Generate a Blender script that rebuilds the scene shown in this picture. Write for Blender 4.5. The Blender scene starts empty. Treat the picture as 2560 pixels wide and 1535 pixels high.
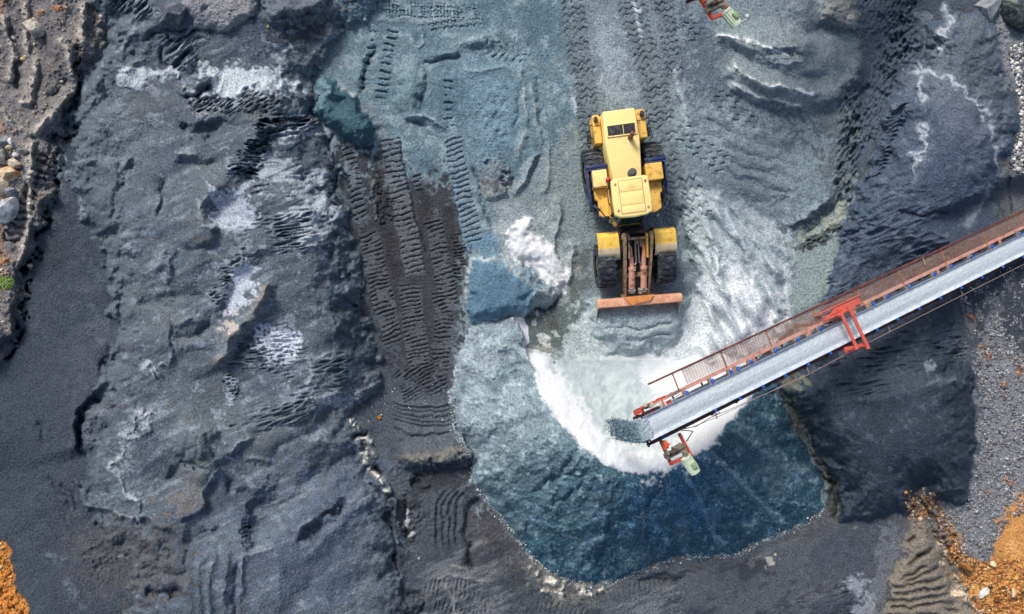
import bpy, bmesh, math, random
import numpy as np
from mathutils import Vector, Matrix

# ------------------------------------------------------------------ camera, sky, sun, exposure
SC = bpy.context.scene
COL = SC.collection
R = math.radians
H = 28.0                                  # drone height over the loader floor (m)
PXM = 60.0                                # photo pixels per metre on the floor
cam_d = bpy.data.cameras.new('camera'); cam = bpy.data.objects.new('camera', cam_d); COL.objects.link(cam)
cam.location = (0, 0, H); cam.rotation_euler = (0, 0, 0)
cam_d.sensor_width = 36.0; cam_d.sensor_fit = 'HORIZONTAL'
cam_d.lens = 36.0 * H / (2560.0 / PXM)
cam_d.clip_start = 0.1; cam_d.clip_end = 3000.0
SC.camera = cam

SUN_EL, SUN_AZ = 42.0, 30.0               # azimuth measured from photo-up (+Y) towards photo-left
sun_dir = Vector((-math.sin(R(SUN_AZ)) * math.cos(R(SUN_EL)), math.cos(R(SUN_AZ)) * math.cos(R(SUN_EL)), math.sin(R(SUN_EL))))
world = bpy.data.worlds.new('World'); SC.world = world; world.use_nodes = True
wn = world.node_tree.nodes; wn.clear()
w_out = wn.new('ShaderNodeOutputWorld'); w_bg = wn.new('ShaderNodeBackground'); w_sky = wn.new('ShaderNodeTexSky')
w_sky.sky_type = 'NISHITA'; w_sky.sun_disc = False
w_sky.sun_elevation = R(SUN_EL); w_sky.sun_rotation = R(-SUN_AZ)
w_sky.air_density = 1.0; w_sky.dust_density = 3.5; w_sky.ozone_density = 1.0
w_bg.inputs['Strength'].default_value = 0.085
world.node_tree.links.new(w_sky.outputs[0], w_bg.inputs[0]); world.node_tree.links.new(w_bg.outputs[0], w_out.inputs[0])
sd = bpy.data.lights.new('sun', 'SUN'); sd.energy = 1.5; sd.angle = R(15); sd.color = (1.0, 0.975, 0.935)
sun = bpy.data.objects.new('sun', sd); COL.objects.link(sun)
sun.rotation_euler = (-sun_dir).to_track_quat('-Z', 'Y').to_euler()
sun.location = sun_dir * 60
SC.view_settings.view_transform = 'Standard'; SC.view_settings.look = 'None'
SC.view_settings.exposure = 0.76; SC.view_settings.gamma = 1.0; SC.view_settings.use_curve_mapping = False

rnd = random.Random(7)
def lin(c):
    c = np.asarray(c, float) / 255.0
    return np.where(c <= 0.04045, c / 12.92, ((c + 0.055) / 1.055) ** 2.4)
def W(px, py, z=0.0):                     # a point at height z, measured from the photo's survey grid (metres)
    k = (H - z) / H / PXM
    return Vector(((px - 1280) * k, (767.5 - py) * k, z))

def tag(o, label=None, cat=None, group=None, kind=None):
    if label: o['label'] = label
    if cat: o['category'] = cat
    if group: o['group'] = group
    if kind: o['kind'] = kind
    return o

# ------------------------------------------------------------------ materials
def mat(name, rgb, rough=0.6, metal=0.0, dirt=None, dirt_amt=0.0, scale=6.0, bump=0.0, spec=0.4, fine=0.12):
    """Painted / worn surface: base colour, a breakup noise and patches of dirt or rust."""
    m = bpy.data.materials.new(name); m.use_nodes = True
    nt = m.node_tree; n = nt.nodes; L = nt.links
    b = n['Principled BSDF']
    b.inputs['Roughness'].default_value = rough; b.inputs['Metallic'].default_value = metal
    b.inputs['Specular IOR Level'].default_value = spec
    tc = n.new('ShaderNodeTexCoord')
    base = [float(x) for x in lin(rgb)] + [1]
    n1 = n.new('ShaderNodeTexNoise'); n1.inputs['Scale'].default_value = scale * 4; n1.inputs['Detail'].default_value = 5
    L.new(tc.outputs['Object'], n1.inputs['Vector'])
    mr = n.new('ShaderNodeMapRange'); mr.inputs[1].default_value = 0.3; mr.inputs[2].default_value = 0.7
    mr.inputs[3].default_value = 1 - fine; mr.inputs[4].default_value = 1 + fine
    L.new(n1.outputs[0], mr.inputs[0])
    mx = n.new('ShaderNodeVectorMath'); mx.operation = 'SCALE'
    mx.inputs[0].default_value = base[:3]; L.new(mr.outputs[0], mx.inputs['Scale'])
    out = mx.outputs[0]
    if dirt is not None:
        n2 = n.new('ShaderNodeTexNoise'); n2.inputs['Scale'].default_value = scale; n2.inputs['Detail'].default_value = 8; n2.inputs['Roughness'].default_value = 0.65
        L.new(tc.outputs['Object'], n2.inputs['Vector'])
        cr = n.new('ShaderNodeMapRange'); cr.inputs[1].default_value = 0.62 - 0.35 * dirt_amt; cr.inputs[2].default_value = 0.78 - 0.35 * dirt_amt
        L.new(n2.outputs[0], cr.inputs[0])
        mm = n.new('ShaderNodeMix'); mm.data_type = 'RGBA'
        L.new(cr.outputs[0], mm.inputs[0]); L.new(out, mm.inputs[6]); mm.inputs[7].default_value = [float(x) for x in lin(dirt)] + [1]
        out = mm.outputs[2]
    L.new(out, b.inputs['Base Color'])
    if bump:
        bp = n.new('ShaderNodeBump'); bp.inputs['Strength'].default_value = bump; bp.inputs['Distance'].default_value = 0.02
        L.new(n1.outputs[0], bp.inputs['Height']); L.new(bp.outputs[0], b.inputs['Normal'])
    return m

def earth_mat(name, grain=0.29, bump=0.5, attr='col'):
    """Loose mineral: colour of the material by place (attribute) broken up by grain noise at two sizes."""
    m = bpy.data.materials.new(name); m.use_nodes = True
    nt = m.node_tree; n = nt.nodes; L = nt.links
    b = n['Principled BSDF']; b.inputs['Roughness'].default_value = 0.95; b.inputs['Specular IOR Level'].default_value = 0.12
    at = n.new('ShaderNodeAttribute'); at.attribute_name = attr
    tc = n.new('ShaderNodeTexCoord')
    n1 = n.new('ShaderNodeTexNoise'); n1.inputs['Scale'].default_value = 9.0; n1.inputs['Detail'].default_value = 4; n1.inputs['Roughness'].default_value = 0.75
    n2 = n.new('ShaderNodeTexNoise'); n2.inputs['Scale'].default_value = 26.0; n2.inputs['Detail'].default_value = 3; n2.inputs['Roughness'].default_value = 0.8
    for q in (n1, n2): L.new(tc.outputs['Object'], q.inputs['Vector'])
    m1 = n.new('ShaderNodeMapRange'); m1.inputs[1].default_value = 0.3; m1.inputs[2].default_value = 0.7; m1.inputs[3].default_value = 1 - grain * 0.7; m1.inputs[4].default_value = 1 + grain * 0.7
    m2 = n.new('ShaderNodeMapRange'); m2.inputs[1].default_value = 0.3; m2.inputs[2].default_value = 0.7; m2.inputs[3].default_value = 1 - grain * 1.6; m2.inputs[4].default_value = 1 + grain * 1.6
    L.new(n1.outputs[0], m1.inputs[0]); L.new(n2.outputs[0], m2.inputs[0])
    mu0 = n.new('ShaderNodeMath'); mu0.operation = 'MULTIPLY'; L.new(m1.outputs[0], mu0.inputs[0]); L.new(m2.outputs[0], mu0.inputs[1])
    mu = n.new('ShaderNodeMix'); mu.data_type = 'FLOAT'; L.new(at.outputs['Alpha'], mu.inputs[0]); mu.inputs[2].default_value = 1.0; L.new(mu0.outputs[0], mu.inputs[3])   # fine dust shows less grain
    sc = n.new('ShaderNodeVectorMath'); sc.operation = 'SCALE'; L.new(at.outputs['Color'], sc.inputs[0]); L.new(mu.outputs[0], sc.inputs['Scale'])
    L.new(sc.outputs[0], b.inputs['Base Color'])
    bp = n.new('ShaderNodeBump'); bp.inputs['Strength'].default_value = bump; bp.inputs['Distance'].default_value = 0.03
    L.new(n2.outputs[0], bp.inputs['Height']); L.new(bp.outputs[0], b.inputs['Normal'])
    return m
M_EARTH = earth_mat('loose_gravel')

# ------------------------------------------------------------------ terrain toolkit
STEP = 2.0
U0, U1, V0, V1 = -160, 2720, -160, 1696
uu = np.arange(U0, U1 + 1, STEP); vv = np.arange(V0, V1 + 1, STEP)
UG, VG = np.meshgrid(uu, vv)
NV, NU = UG.shape
Z = np.zeros((NV, NU)); C = np.zeros((NV, NU, 3)); LAB = np.zeros((NV, NU), np.int16); GR = np.ones((NV, NU))

def noise(seed, beta, lo, hi, ang=None, ratio=1.0):
    """Spectral noise, unit variance; wavelengths lo..hi in survey px; optionally stretched along ang (deg)."""
    rs = np.random.RandomState(seed)
    w = np.fft.rfft2(rs.standard_normal((NV, NU)))
    ky = np.fft.fftfreq(NV, STEP)[:, None]; kx = np.fft.rfftfreq(NU, STEP)[None, :]
    if ang is not None:
        a = R(ang); kl = kx * math.cos(a) + ky * math.sin(a); kt = -kx * math.sin(a) + ky * math.cos(a)
        k = np.sqrt((kl * ratio) ** 2 + kt ** 2)
    else:
        k = np.sqrt(kx ** 2 + ky ** 2)
    k[0, 0] = 1e-9
    amp = k ** (-beta) / (1 + (k * lo) ** 6) / (1 + (1 / (k * hi)) ** 4)
    amp[0, 0] = 0
    f = np.fft.irfft2(w * amp, s=(NV, NU))
    return (f - f.mean()) / f.std()

WX = noise(1, 2.0, 9, 110); WY = noise(2, 2.0, 9, 110)          # outline wobble
N_BIG = noise(3, 2.9, 60, 900); N_MID = noise(4, 2.3, 20, 260); N_STR = noise(12, 1.4, 6, 70, -24, 6.0); N_DUN = noise(13, 2.6, 40, 420, -30, 2.2); N_SML = noise(5, 1.3, 7, 60); N_FIN = noise(6, 0.4, 4.2, 14)
N_COL = noise(8, 1.5, 12, 300); N_CL2 = noise(9, 1.2, 8, 90); N_CL3 = noise(10, 1.8, 40, 700)
N_VEIN = noise(11, 1.5, 10, 90)

def ss(a, b, x):
    t = np.clip((x - a) / (b - a), 0, 1); return t * t * (3 - 2 * t)
def catmull(pts, closed=False, sp=7.0):
    P = np.array(pts, float); n = len(P); out = []
    rng = range(n if closed else n - 1)
    for i in rng:
        p1, p2 = P[i], P[(i + 1) % n]
        p0 = P[i - 1] if (closed or i > 0) else p1; p3 = P[(i + 2) % n] if (closed or i + 2 < n) else p2
        m = max(1, int(np.linalg.norm(p2 - p1) / sp))
        for t in np.arange(m) / m:
            t1 = 0.5 * (p2 - p0); t2 = 0.5 * (p3 - p1)
            out.append((2*t**3-3*t**2+1)*p1 + (t**3-2*t**2+t)*t1 + (-2*t**3+3*t**2)*p2 + (t**3-t**2)*t2)
    if not closed: out.append(P[-1])
    return np.array(out)
def bil(f, gx, gy):
    h, w = f.shape; gx = np.clip(gx, 0, w - 1.001); gy = np.clip(gy, 0, h - 1.001)
    x = gx.astype(int); y = gy.astype(int); fx = gx - x; fy = gy - y
    return f[y, x]*(1-fx)*(1-fy) + f[y, x+1]*fx*(1-fy) + f[y+1, x]*(1-fx)*fy + f[y+1, x+1]*fx*fy
def win(x0, y0, x1, y1):
    i0 = int(max(0, (x0 - U0) // STEP)); i1 = int(min(NU, (x1 - U0) // STEP + 2))
    j0 = int(max(0, (y0 - V0) // STEP)); j1 = int(min(NV, (y1 - V0) // STEP + 2))
    return np.s_[j0:max(j1, j0 + 1), i0:max(i1, i0 + 1)]
def segs(Q, GX, GY, cum):
    best = np.full(GX.shape, 1e9); sgn = np.ones(GX.shape); s = np.zeros(GX.shape)
    for i in range(len(Q) - 1):
        a, b = Q[i], Q[i + 1]; t = b - a; l2 = t @ t + 1e-9
        q = np.clip(((GX - a[0]) * t[0] + (GY - a[1]) * t[1]) / l2, 0, 1)
        dx = GX - a[0] - q * t[0]; dy = GY - a[1] - q * t[1]; d = dx * dx + dy * dy
        k = d < best
        best = np.where(k, d, best); s = np.where(k, cum[i] + q * math.sqrt(l2), s)
        sgn = np.where(k, np.sign(t[0] * dy - t[1] * dx), sgn)
    return np.sqrt(best), sgn, s
def line(pts, rad, warp=2.0, cs=4.0):
    """signed distance (right of travel positive), arc position and length along a smooth polyline"""
    Q = catmull(pts); cum = np.concatenate([[0], np.cumsum(np.linalg.norm(np.diff(Q, axis=0), axis=1))])
    x0, y0 = Q.min(0) - rad; x1, y1 = Q.max(0) + rad
    w = win(x0, y0, x1, y1)
    gx = np.arange(x0 - 12, x1 + 16, cs); gy = np.arange(y0 - 12, y1 + 16, cs); GX, GY = np.meshgrid(gx, gy)
    d, sg, s = segs(Q, GX, GY, cum)
    pu = (UG[w] + WX[w] * warp - gx[0]) / cs; pv = (VG[w] + WY[w] * warp - gy[0]) / cs
    return w, bil(d * sg, pu, pv), bil(s, pu, pv), cum[-1]
def inside(P, GX, GY):
    r = np.zeros(GX.shape, bool); n = len(P)
    for i in range(n):
        (xa, ya), (xb, yb) = P[i], P[(i + 1) % n]
        if ya == yb: continue
        c = ((ya > GY) != (yb > GY)) & (GX < (xb - xa) * (GY - ya) / (yb - ya) + xa); r ^= c
    return r
def poly(pts, pad=60, warp=4.0, cs=None, smooth=True):
    """signed distance to a closed outline, positive inside"""
    Q = catmull(pts, True) if smooth else np.array(pts, float)
    x0, y0 = Q.min(0) - pad; x1, y1 = Q.max(0) + pad
    w = win(x0, y0, x1, y1)
    if cs is None: cs = 5.0 if max(x1 - x0, y1 - y0) < 500 else 9.0
    gx = np.arange(x0 - 25, x1 + 30, cs); gy = np.arange(y0 - 25, y1 + 30, cs); GX, GY = np.meshgrid(gx, gy)
    QQ = np.vstack([Q, Q[:1]]); d, _, _ = segs(QQ, GX, GY, np.zeros(len(QQ)))
    d = np.where(inside(Q, GX, GY), d, -d)
    pu = (UG[w] + WX[w] * warp - gx[0]) / cs; pv = (VG[w] + WY[w] * warp - gy[0]) / cs
    return w, bil(d, pu, pv)

def paint(w, m, rgb, a=1.0):
    m = np.clip(m * a, 0, 1)[..., None]; C[w] = C[w] * (1 - m) + lin(rgb) * m
def area(pts, rgb, a=1.0, soft=14, warp=5.0, tex=None, tk=1.0, off=0.0):
    """colour a region; tex (noise field) breaks its edge and inside up"""
    w, d = poly(pts, pad=soft * 3 + 30, warp=warp)
    x = d / soft
    if tex is not None: x = x + tex[w] * tk + off
    paint(w, ss(-0.6, 0.8, x), rgb, a); return w, d
def raise_(pts, h, edge, warp=5.0, lab=0, pw=1.0):
    w, d = poly(pts, pad=30, warp=warp)
    t = np.clip(d / edge, 0, 1); p = 1 - (1 - t) ** 2 if pw == 1 else ss(0, 1, t)
    Z[w] += h * p
    if lab: LAB[w] = np.where(d > 0, lab, LAB[w])
    return w, d
def taper(s, L, t): return ss(0, t, s) * ss(0, t, L - s)
def ridge(pts, h, wl, wr=None, tp=30, warp=3.0, rgb=None, a=1.0, cw=None):
    """a crest (or, with h < 0, a groove); wl / wr are the widths left and right of travel"""
    wr = wr or wl; m = max(wl, wr)
    w, d, s, L = line(pts, m * 3 + 10, warp)
    e = np.where(d < 0, -d / wl, d / wr)
    Z[w] += h * taper(s, L, min(tp, L / 2.2)) * np.exp(-e ** 1.4)
    if rgb is not None:
        cw = cw or m * 0.7
        paint(w, np.exp(-(np.abs(d) / cw) ** 2) * taper(s, L, min(tp, L / 2.2)) * np.clip(0.75 + 0.5 * N_CL2[w], 0, 1.2), rgb, a)
def scarp(pts, h, back, face, tp=40, warp=3.0):
    """a step: high on the right of travel, dying away over `back`; the cut face is `face` px wide"""
    w, d, s, L = line(pts, back * 5 + face + 10, warp)
    Z[w] += 0.75 * h * taper(s, L, min(tp, L / 2.2)) * ss(-1.5 * face, 0.3 * face, d) * np.exp(-np.maximum(d, 0) / back)
def mound(cx, cy, rx, ry, ang, h, p=2.0, warp=6.0, rgb=None, a=1.0):
    m = max(rx, ry) + 25; w = win(cx - m, cy - m, cx + m, cy + m); t = R(ang)
    x = UG[w] + WX[w] * warp - cx; y = VG[w] + WY[w] * warp - cy
    r = np.sqrt(((x * math.cos(t) + y * math.sin(t)) / rx) ** 2 + ((-x * math.sin(t) + y * math.cos(t)) / ry) ** 2)
    Z[w] += h * np.clip(1 - r ** p, 0, 1) ** 1.8
    if rgb is not None: paint(w, ss(1.05, 0.75, r + 0.08 * N_CL2[w]), rgb, a)
    return w, r
_nc = {}
def folds(pts, ang, wl, h, soft=30, seed=0, ratio=5.0, sharp=True, warp=6.0):
    """crumpled folds / rills running along ang, wavelength wl px, fading at the outline"""
    key = (ang, wl, seed, ratio)
    if key not in _nc: _nc[key] = noise(100 + seed + int(wl * 7 + ang), 0.9, wl * 0.55, wl * 2.2, ang, ratio)
    n = _nc[key]; w, d = poly(pts, pad=20, warp=warp)
    f = n[w]; f = (0.9 - np.abs(f)) if sharp else f
    Z[w] += 0.7 * h * f * ss(0, soft, d) * np.clip(0.75 + 0.45 * N_MID[w], 0.1, 1.5)
def lumps(pts, wl, h, soft=25, seed=0, warp=6.0):
    key = ('l', wl, seed)
    if key not in _nc: _nc[key] = noise(300 + seed + int(wl * 3), 1.2, wl * 0.6, wl * 5)
    w, d = poly(pts, pad=20, warp=warp); Z[w] += 0.38 * h * _nc[key][w] * ss(0, soft, d) * np.clip(0.7 + 0.5 * N_MID[w], 0.05, 1.6)
def track(pts, width, pitch, dep, kind='bar', tp=25, warp=1.5, rut=0.0, rgb=None, a=0.5, skew=0.0, jit=0.25, breakup=0.8):
    """a print of grousers (bar) or of lugged tyres (chevron, hook) pressed into the ground"""
    w, d, s, L = line(pts, width * 0.8 + 12, warp)
    hw = width / 2; e = ss(hw, hw - 4, np.abs(d)) * taper(s, L, min(tp, L / 2.2)); x = d / hw
    sj = s + jit * pitch * N_MID[w] * 0.6 + skew * d
    if kind == 'bar':
        ph = (sj / pitch) % 1.0; g = np.exp(-((ph - 0.5) / 0.13) ** 2) * 1.4 - 0.25
        k = e
    elif kind == 'chevron':
        ph = ((sj + np.abs(d) * 0.55) / pitch + 0.5 * (d > 0)) % 1.0; g = np.exp(-((ph - 0.5) / 0.15) ** 2) * 1.3 - 0.3
        k = e * (0.35 + 0.65 * ss(0.1, 0.3, np.abs(x)))
    elif kind == 'zig':
        tri = np.abs(((d / (width / 3.0)) % 1.0) - 0.5) * 2
        ph = ((sj + tri * pitch * 0.5) / pitch) % 1.0; g = np.exp(-((ph - 0.5) / 0.14) ** 2) * 1.3 - 0.3
        k = e
    else:                                    # hook-shaped lugs
        row = np.floor(d / (width / 2.0)); lx = (d / (width / 2.0)) % 1.0 - 0.5
        ly = ((sj / pitch + 0.5 * (row % 2)) % 1.0) - 0.5
        rr = np.sqrt(lx ** 2 + ly ** 2); g = np.exp(-((rr - 0.33) / 0.1) ** 2) * (lx < 0.18) * 1.2 - 0.2
        k = e
    bk = np.clip(1 - breakup + breakup * (0.9 + 0.8 * N_CL2[w]), 0, 1.3)
    Z[w] -= 0.75 * dep * g * k * bk + rut * e
    if rgb is not None: paint(w, e, rgb, a)

# ------------------------------------------------------------------ terrain of the yard, in photo survey coordinates
DK = (68, 72, 78); SLATE = (91, 102, 111); FLOOR = (122, 137, 142); PALE = (160, 170, 178); EARTH = (122, 119, 118)
C[:] = lin(FLOOR)
ALL = np.s_[:, :]
paint(ALL, ss(2040, 2110, UG + 30 * N_CL2), (78, 85, 92)); paint(ALL, ss(1240, 1290, VG + 20 * N_CL2), (92, 94, 97)); paint(ALL, ss(1150, 1090, UG + 25 * N_CL2) * ss(400, 560, VG), (80, 85, 91))
Z += 0.05 * N_BIG + 0.009 * N_MID + 0.0015 * N_SML

# --- west: earth bank, dark apron, dark stockpile
EARTH_P = [(330, -170), (290, 0), (276, 60), (264, 110), (243, 150), (208, 185), (192, 230), (183, 290), (160, 340), (146, 400), (138, 450), (126, 520), (104, 590), (80, 650), (62, 720), (58, 790), (46, 850), (0, 905), (-60, 930), (-260, 940), (-260, -170)]
APRON_P = [(330, -60), (330, 200), (340, 420), (320, 640), (330, 800), (300, 1000), (260, 1240), (330, 1400), (360, 1760), (-260, 1760), (-260, 860), (0, 880), (60, 780), (60, 640), (130, 500), (180, 250), (262, 90), (290, -60)]
PLATEAU_P = [(262, -80), (268, 80), (235, 160), (195, 210), (180, 280), (166, 340), (200, 420), (168, 450), (190, 500), (215, 560), (250, 600), (255, 640), (284, 720), (284, 800), (284, 860), (262, 930), (205, 1050), (208, 1150), (205, 1250), (260, 1330), (330, 1440), (330, 1760), (1010, 1760), (1010, 1500), (990, 1350), (975, 1228), (925, 1160), (890, 1080), (872, 1040), (955, 960), (940, 880), (905, 740), (890, 640), (868, 520), (850, 480), (838, 420), (825, 360), (800, 310), (785, 250), (800, 170), (850, 90), (930, 20), (940, -80)]
w, d = area(APRON_P, (70, 77, 86), 1.0, 30, tex=N_CL2, tk=0.3); Z[w] += 0.07 * N_DUN[w] * ss(0, 60, d)
w, d = area(EARTH_P, EARTH, 1.0, 8, warp=7, tex=N_CL2, tk=0.3)
Z[w] += 0.55 * ss(-3, 40, d) + 0.05 * N_MID[w] * ss(0, 30, d) + 0.006 * N_SML[w] * ss(0, 20, d) + 0.03 * np.maximum(N_CL2[w] - 0.6, 0) * ss(0, 20, d)
paint(w, ss(0.2, 1.6, N_COL[w]) * ss(0, 20, d), (96, 94, 96), 0.7)
paint(w, ss(0.4, 1.8, N_CL3[w]) * ss(0, 20, d), (142, 134, 126), 0.6)
paint(w, ss(1.3, 1.9, N_CL2[w]) * ss(0, 20, d), (170, 150, 130), 0.5)
paint(ALL, (UG < 330) * (VG > 300) * ss(0.3, 1.9, N_COL) * (C[..., 0] < 0.13), (92, 98, 106), 0.7); paint(ALL, (UG < 330) * (VG > 300) * ss(0.2, 1.7, -N_CL3 + 0.4 * N_STR) * (C[..., 0] < 0.13), (64, 68, 74), 0.7)
w, d = poly(PLATEAU_P, pad=60, warp=9, cs=6)
LAB[w] = np.where(d > 0, 4, LAB[w])
paint(w, ss(-4, 5, d), SLATE, 1.0)
Z[w] += (0.12 * ss(-3, 6, d) + 1.1 * (1 - (1 - np.clip(d / 150, 0, 1)) ** 2)) + (0.20 * N_BIG[w] + 0.16 * N_DUN[w]) * ss(0, 120, d) + 0.010 * N_MID[w] * ss(0, 80, d)
paint(w, ss(0.0, 1.8, N_STR[w] + 0.6 * N_CL3[w]) * ss(0, 60, d), (128, 140, 150), 0.75)
paint(w, ss(0.2, 1.8, -N_STR[w] - 0.5 * N_DUN[w]) * ss(0, 60, d), (74, 84, 94), 0.7)
paint(w, ss(0.1, 1.5, N_CL3[w]) * ss(0, 40, d), (78, 90, 104), 0.8); paint(w, ss(0.2, 1.6, -N_CL3[w]) * ss(0, 40, d), (103, 108, 111), 0.6)
paint(w, ss(0.5, 1.9, -N_COL[w]) * ss(0, 20, d), (93, 97, 101), 0.7)
paint(w, ss(0.8, 2.2, N_COL[w] * 0.7 + N_CL2[w] * 0.5) * ss(0, 30, d), (134, 143, 156), 0.8)
paint(w, ss(1.1, 2.2, N_VEIN[w] * 0.8 + N_CL2[w] * 0.5) * ss(0, 20, d), (132, 142, 155), 0.7)
area([(330, 1000), (240, 980), (190, 1060), (180, 1200), (150, 1300), (200, 1400), (300, 1500), (480, 1500), (470, 1350), (330, 1290), (205, 1260), (260, 1080)], (86, 88, 94), 0.55, 40, tex=N_CL2)
area([(-200, 900), (110, 880), (180, 1000), (200, 1260), (270, 1560), (-200, 1560)], (68, 75, 84), 0.8, 50, tex=N_COL)
area([(190, 1330), (330, 1310), (470, 1370), (480, 1470), (300, 1500), (200, 1450)], (84, 84, 86), 0.7, 30, tex=N_CL2)

# west bank detail: ruts, lugs and clods
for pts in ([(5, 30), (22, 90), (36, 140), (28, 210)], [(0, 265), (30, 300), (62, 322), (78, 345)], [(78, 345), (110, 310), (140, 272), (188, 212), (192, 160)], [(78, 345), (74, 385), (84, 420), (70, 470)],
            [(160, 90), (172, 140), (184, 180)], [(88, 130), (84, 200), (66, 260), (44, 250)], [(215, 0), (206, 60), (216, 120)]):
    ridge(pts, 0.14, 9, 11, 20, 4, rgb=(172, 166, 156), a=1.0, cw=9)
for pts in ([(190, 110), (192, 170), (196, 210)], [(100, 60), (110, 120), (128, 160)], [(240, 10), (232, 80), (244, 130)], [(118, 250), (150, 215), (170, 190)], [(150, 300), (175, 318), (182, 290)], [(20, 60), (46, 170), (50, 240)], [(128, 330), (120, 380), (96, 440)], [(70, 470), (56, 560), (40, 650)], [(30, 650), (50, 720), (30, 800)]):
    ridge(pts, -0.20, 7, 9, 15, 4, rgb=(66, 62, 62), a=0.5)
for i in range(13):
    x, y = 134 - i * 7.5, 398 + i * 17
    ridge([(x - 38, y - 12), (x - 14, y - 2), (x + 8, y + 6)], -0.20, 5, 5, 8, 4, rgb=(62, 58, 60), a=0.6, cw=5)
lumps([(140, 380), (150, 450), (120, 540), (80, 650), (40, 760), (30, 640), (60, 520), (80, 420)], 9, 0.07, 12, seed=2)
lumps([(-100, -100), (200, -100), (190, 200), (120, 380), (60, 620), (30, 860), (-100, 860)], 14, 0.03, 20, seed=3)
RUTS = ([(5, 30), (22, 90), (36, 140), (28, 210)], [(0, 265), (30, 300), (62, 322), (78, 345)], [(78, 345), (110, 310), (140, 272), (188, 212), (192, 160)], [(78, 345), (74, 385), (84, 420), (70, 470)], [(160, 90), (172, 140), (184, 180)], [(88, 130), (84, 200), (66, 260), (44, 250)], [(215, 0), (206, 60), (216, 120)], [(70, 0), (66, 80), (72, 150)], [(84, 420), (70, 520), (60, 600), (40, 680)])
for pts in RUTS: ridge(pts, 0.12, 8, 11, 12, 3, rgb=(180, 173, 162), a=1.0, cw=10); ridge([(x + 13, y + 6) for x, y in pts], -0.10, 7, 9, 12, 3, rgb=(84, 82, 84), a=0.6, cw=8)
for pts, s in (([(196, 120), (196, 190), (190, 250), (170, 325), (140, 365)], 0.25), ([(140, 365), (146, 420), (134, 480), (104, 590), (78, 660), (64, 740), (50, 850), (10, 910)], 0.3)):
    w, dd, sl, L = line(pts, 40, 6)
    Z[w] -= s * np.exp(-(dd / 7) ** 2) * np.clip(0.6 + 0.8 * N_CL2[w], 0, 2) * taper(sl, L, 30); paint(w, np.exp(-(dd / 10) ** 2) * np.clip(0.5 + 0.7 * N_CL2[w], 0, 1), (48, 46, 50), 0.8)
area([(-60, 30), (26, 20), (18, -60), (-60, -60)], (170, 130, 96), 0.6, 10, tex=N_CL2)
area([(-40, 300), (12, 310), (24, 420), (10, 700), (-40, 720)], (150, 124, 100), 0.7, 12, tex=N_CL2, tk=0.8)
for x, y in ((143, 22), (108, 35), (4, 650), (8, 420)): mound(x, y, 12, 9, 0, 0.05, rgb=(176, 120, 72), a=0.7)
area([(60, 240), (120, 205), (180, 190), (176, 260), (140, 320), (150, 345), (120, 330), (150, 290)], (120, 118, 112), 0.6, 12, tex=N_CL2)
mound(155, 285, 34, 18, -45, 0.14)

# --- north-west: patches, crumpled crust, boulders
area([(436, -60), (640, -60), (642, 30), (610, 60), (556, 82), (500, 70), (455, 22)], (136, 136, 138), 0.9, 8, tex=N_CL2, tk=0.2)
raise_([(436, -60), (640, -60), (642, 30), (610, 60), (556, 82), (500, 70), (455, 22)], 0.35, 26)
lumps([(500, 0), (600, 0), (600, 50), (520, 60)], 9, 0.05, 15, seed=5)
raise_([(655, -60), (800, -60), (815, 10), (770, 34), (690, 44), (655, 20)], 0.55, 20); area([(655, -60), (800, -60), (815, 10), (770, 34), (690, 44), (655, 20)], (104, 110, 118), 0.9, 8)
scarp([(815, 20), (770, 44), (690, 52), (650, 30)], 0.35, 30, 12)
area([(640, 40), (700, 70), (780, 60), (830, 40), (820, 80), (740, 110), (670, 80)], (66, 66, 70), 0.9, 14, tex=N_CL2); lumps([(660, 60), (720, 50), (800, 60), (740, 95), (680, 85)], 8, 0.07, 12, seed=6)
area([(840, -60), (940, -60), (940, 10), (880, 60), (835, 60)], (92, 84, 82), 0.9, 12, tex=N_CL2); lumps([(845, -60), (930, -60), (925, 10), (870, 60)], 12, 0.08, 12, seed=7)
ridge([(300, -20), (330, 10), (360, 20)], -0.25, 8, 8, rgb=(50, 50, 54), a=0.8); folds([(290, -40), (380, -40), (370, 50), (290, 40)], -50, 14, 0.18, 15, seed=8)
folds([(350, 100), (420, 70), (500, 90), (500, 180), (430, 190), (400, 130)], -35, 26, 0.22, 24, seed=9)
for pts in ([(352, 106), (380, 92), (410, 76), (470, 68)], [(400, 110), (412, 150), (425, 172)], [(425, 172), (455, 150), (485, 112), (515, 92)], [(410, 76), (440, 100), (500, 72), (545, 84)]):
    ridge(pts, -0.16, 5, 6, 15, 3, rgb=(52, 56, 62), a=0.8, cw=4)
for pts in ([(440, 140), (460, 115), (490, 100)], [(470, 130), (490, 112), (515, 98)]): ridge(pts, 0.10, 5, 6, 10, rgb=(150, 158, 164), a=0.8)
scarp([(505, 232), (470, 240), (440, 222), (452, 195), (425, 180)], 0.2, 22, 6)
mound(500, 200, 26, 22, 0, 0.35); mound(470, 165, 18, 12, 20, 0.3)
for (a, b) in (((428, 178), (440, 200)), ((448, 208), (462, 220)), ((460, 222), (490, 236)), ((470, 246), (500, 250)), ((500, 250), (540, 242)), ((545, 246), (590, 240)), ((590, 236), (625, 216)), ((625, 216), (650, 214)), ((648, 216), (692, 240)), ((700, 250), (740, 246))):
    ridge([a, ((a[0] + b[0]) / 2 + 3, (a[1] + b[1]) / 2 - 3), b], 0.20, 6, 7, 8, 4, rgb=(186, 188, 190), a=0.95, cw=6)
ridge([(458, 238), (490, 242), (512, 232), (520, 212)], -0.3, 5, 5, 10, rgb=(40, 42, 48), a=0.8)
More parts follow.
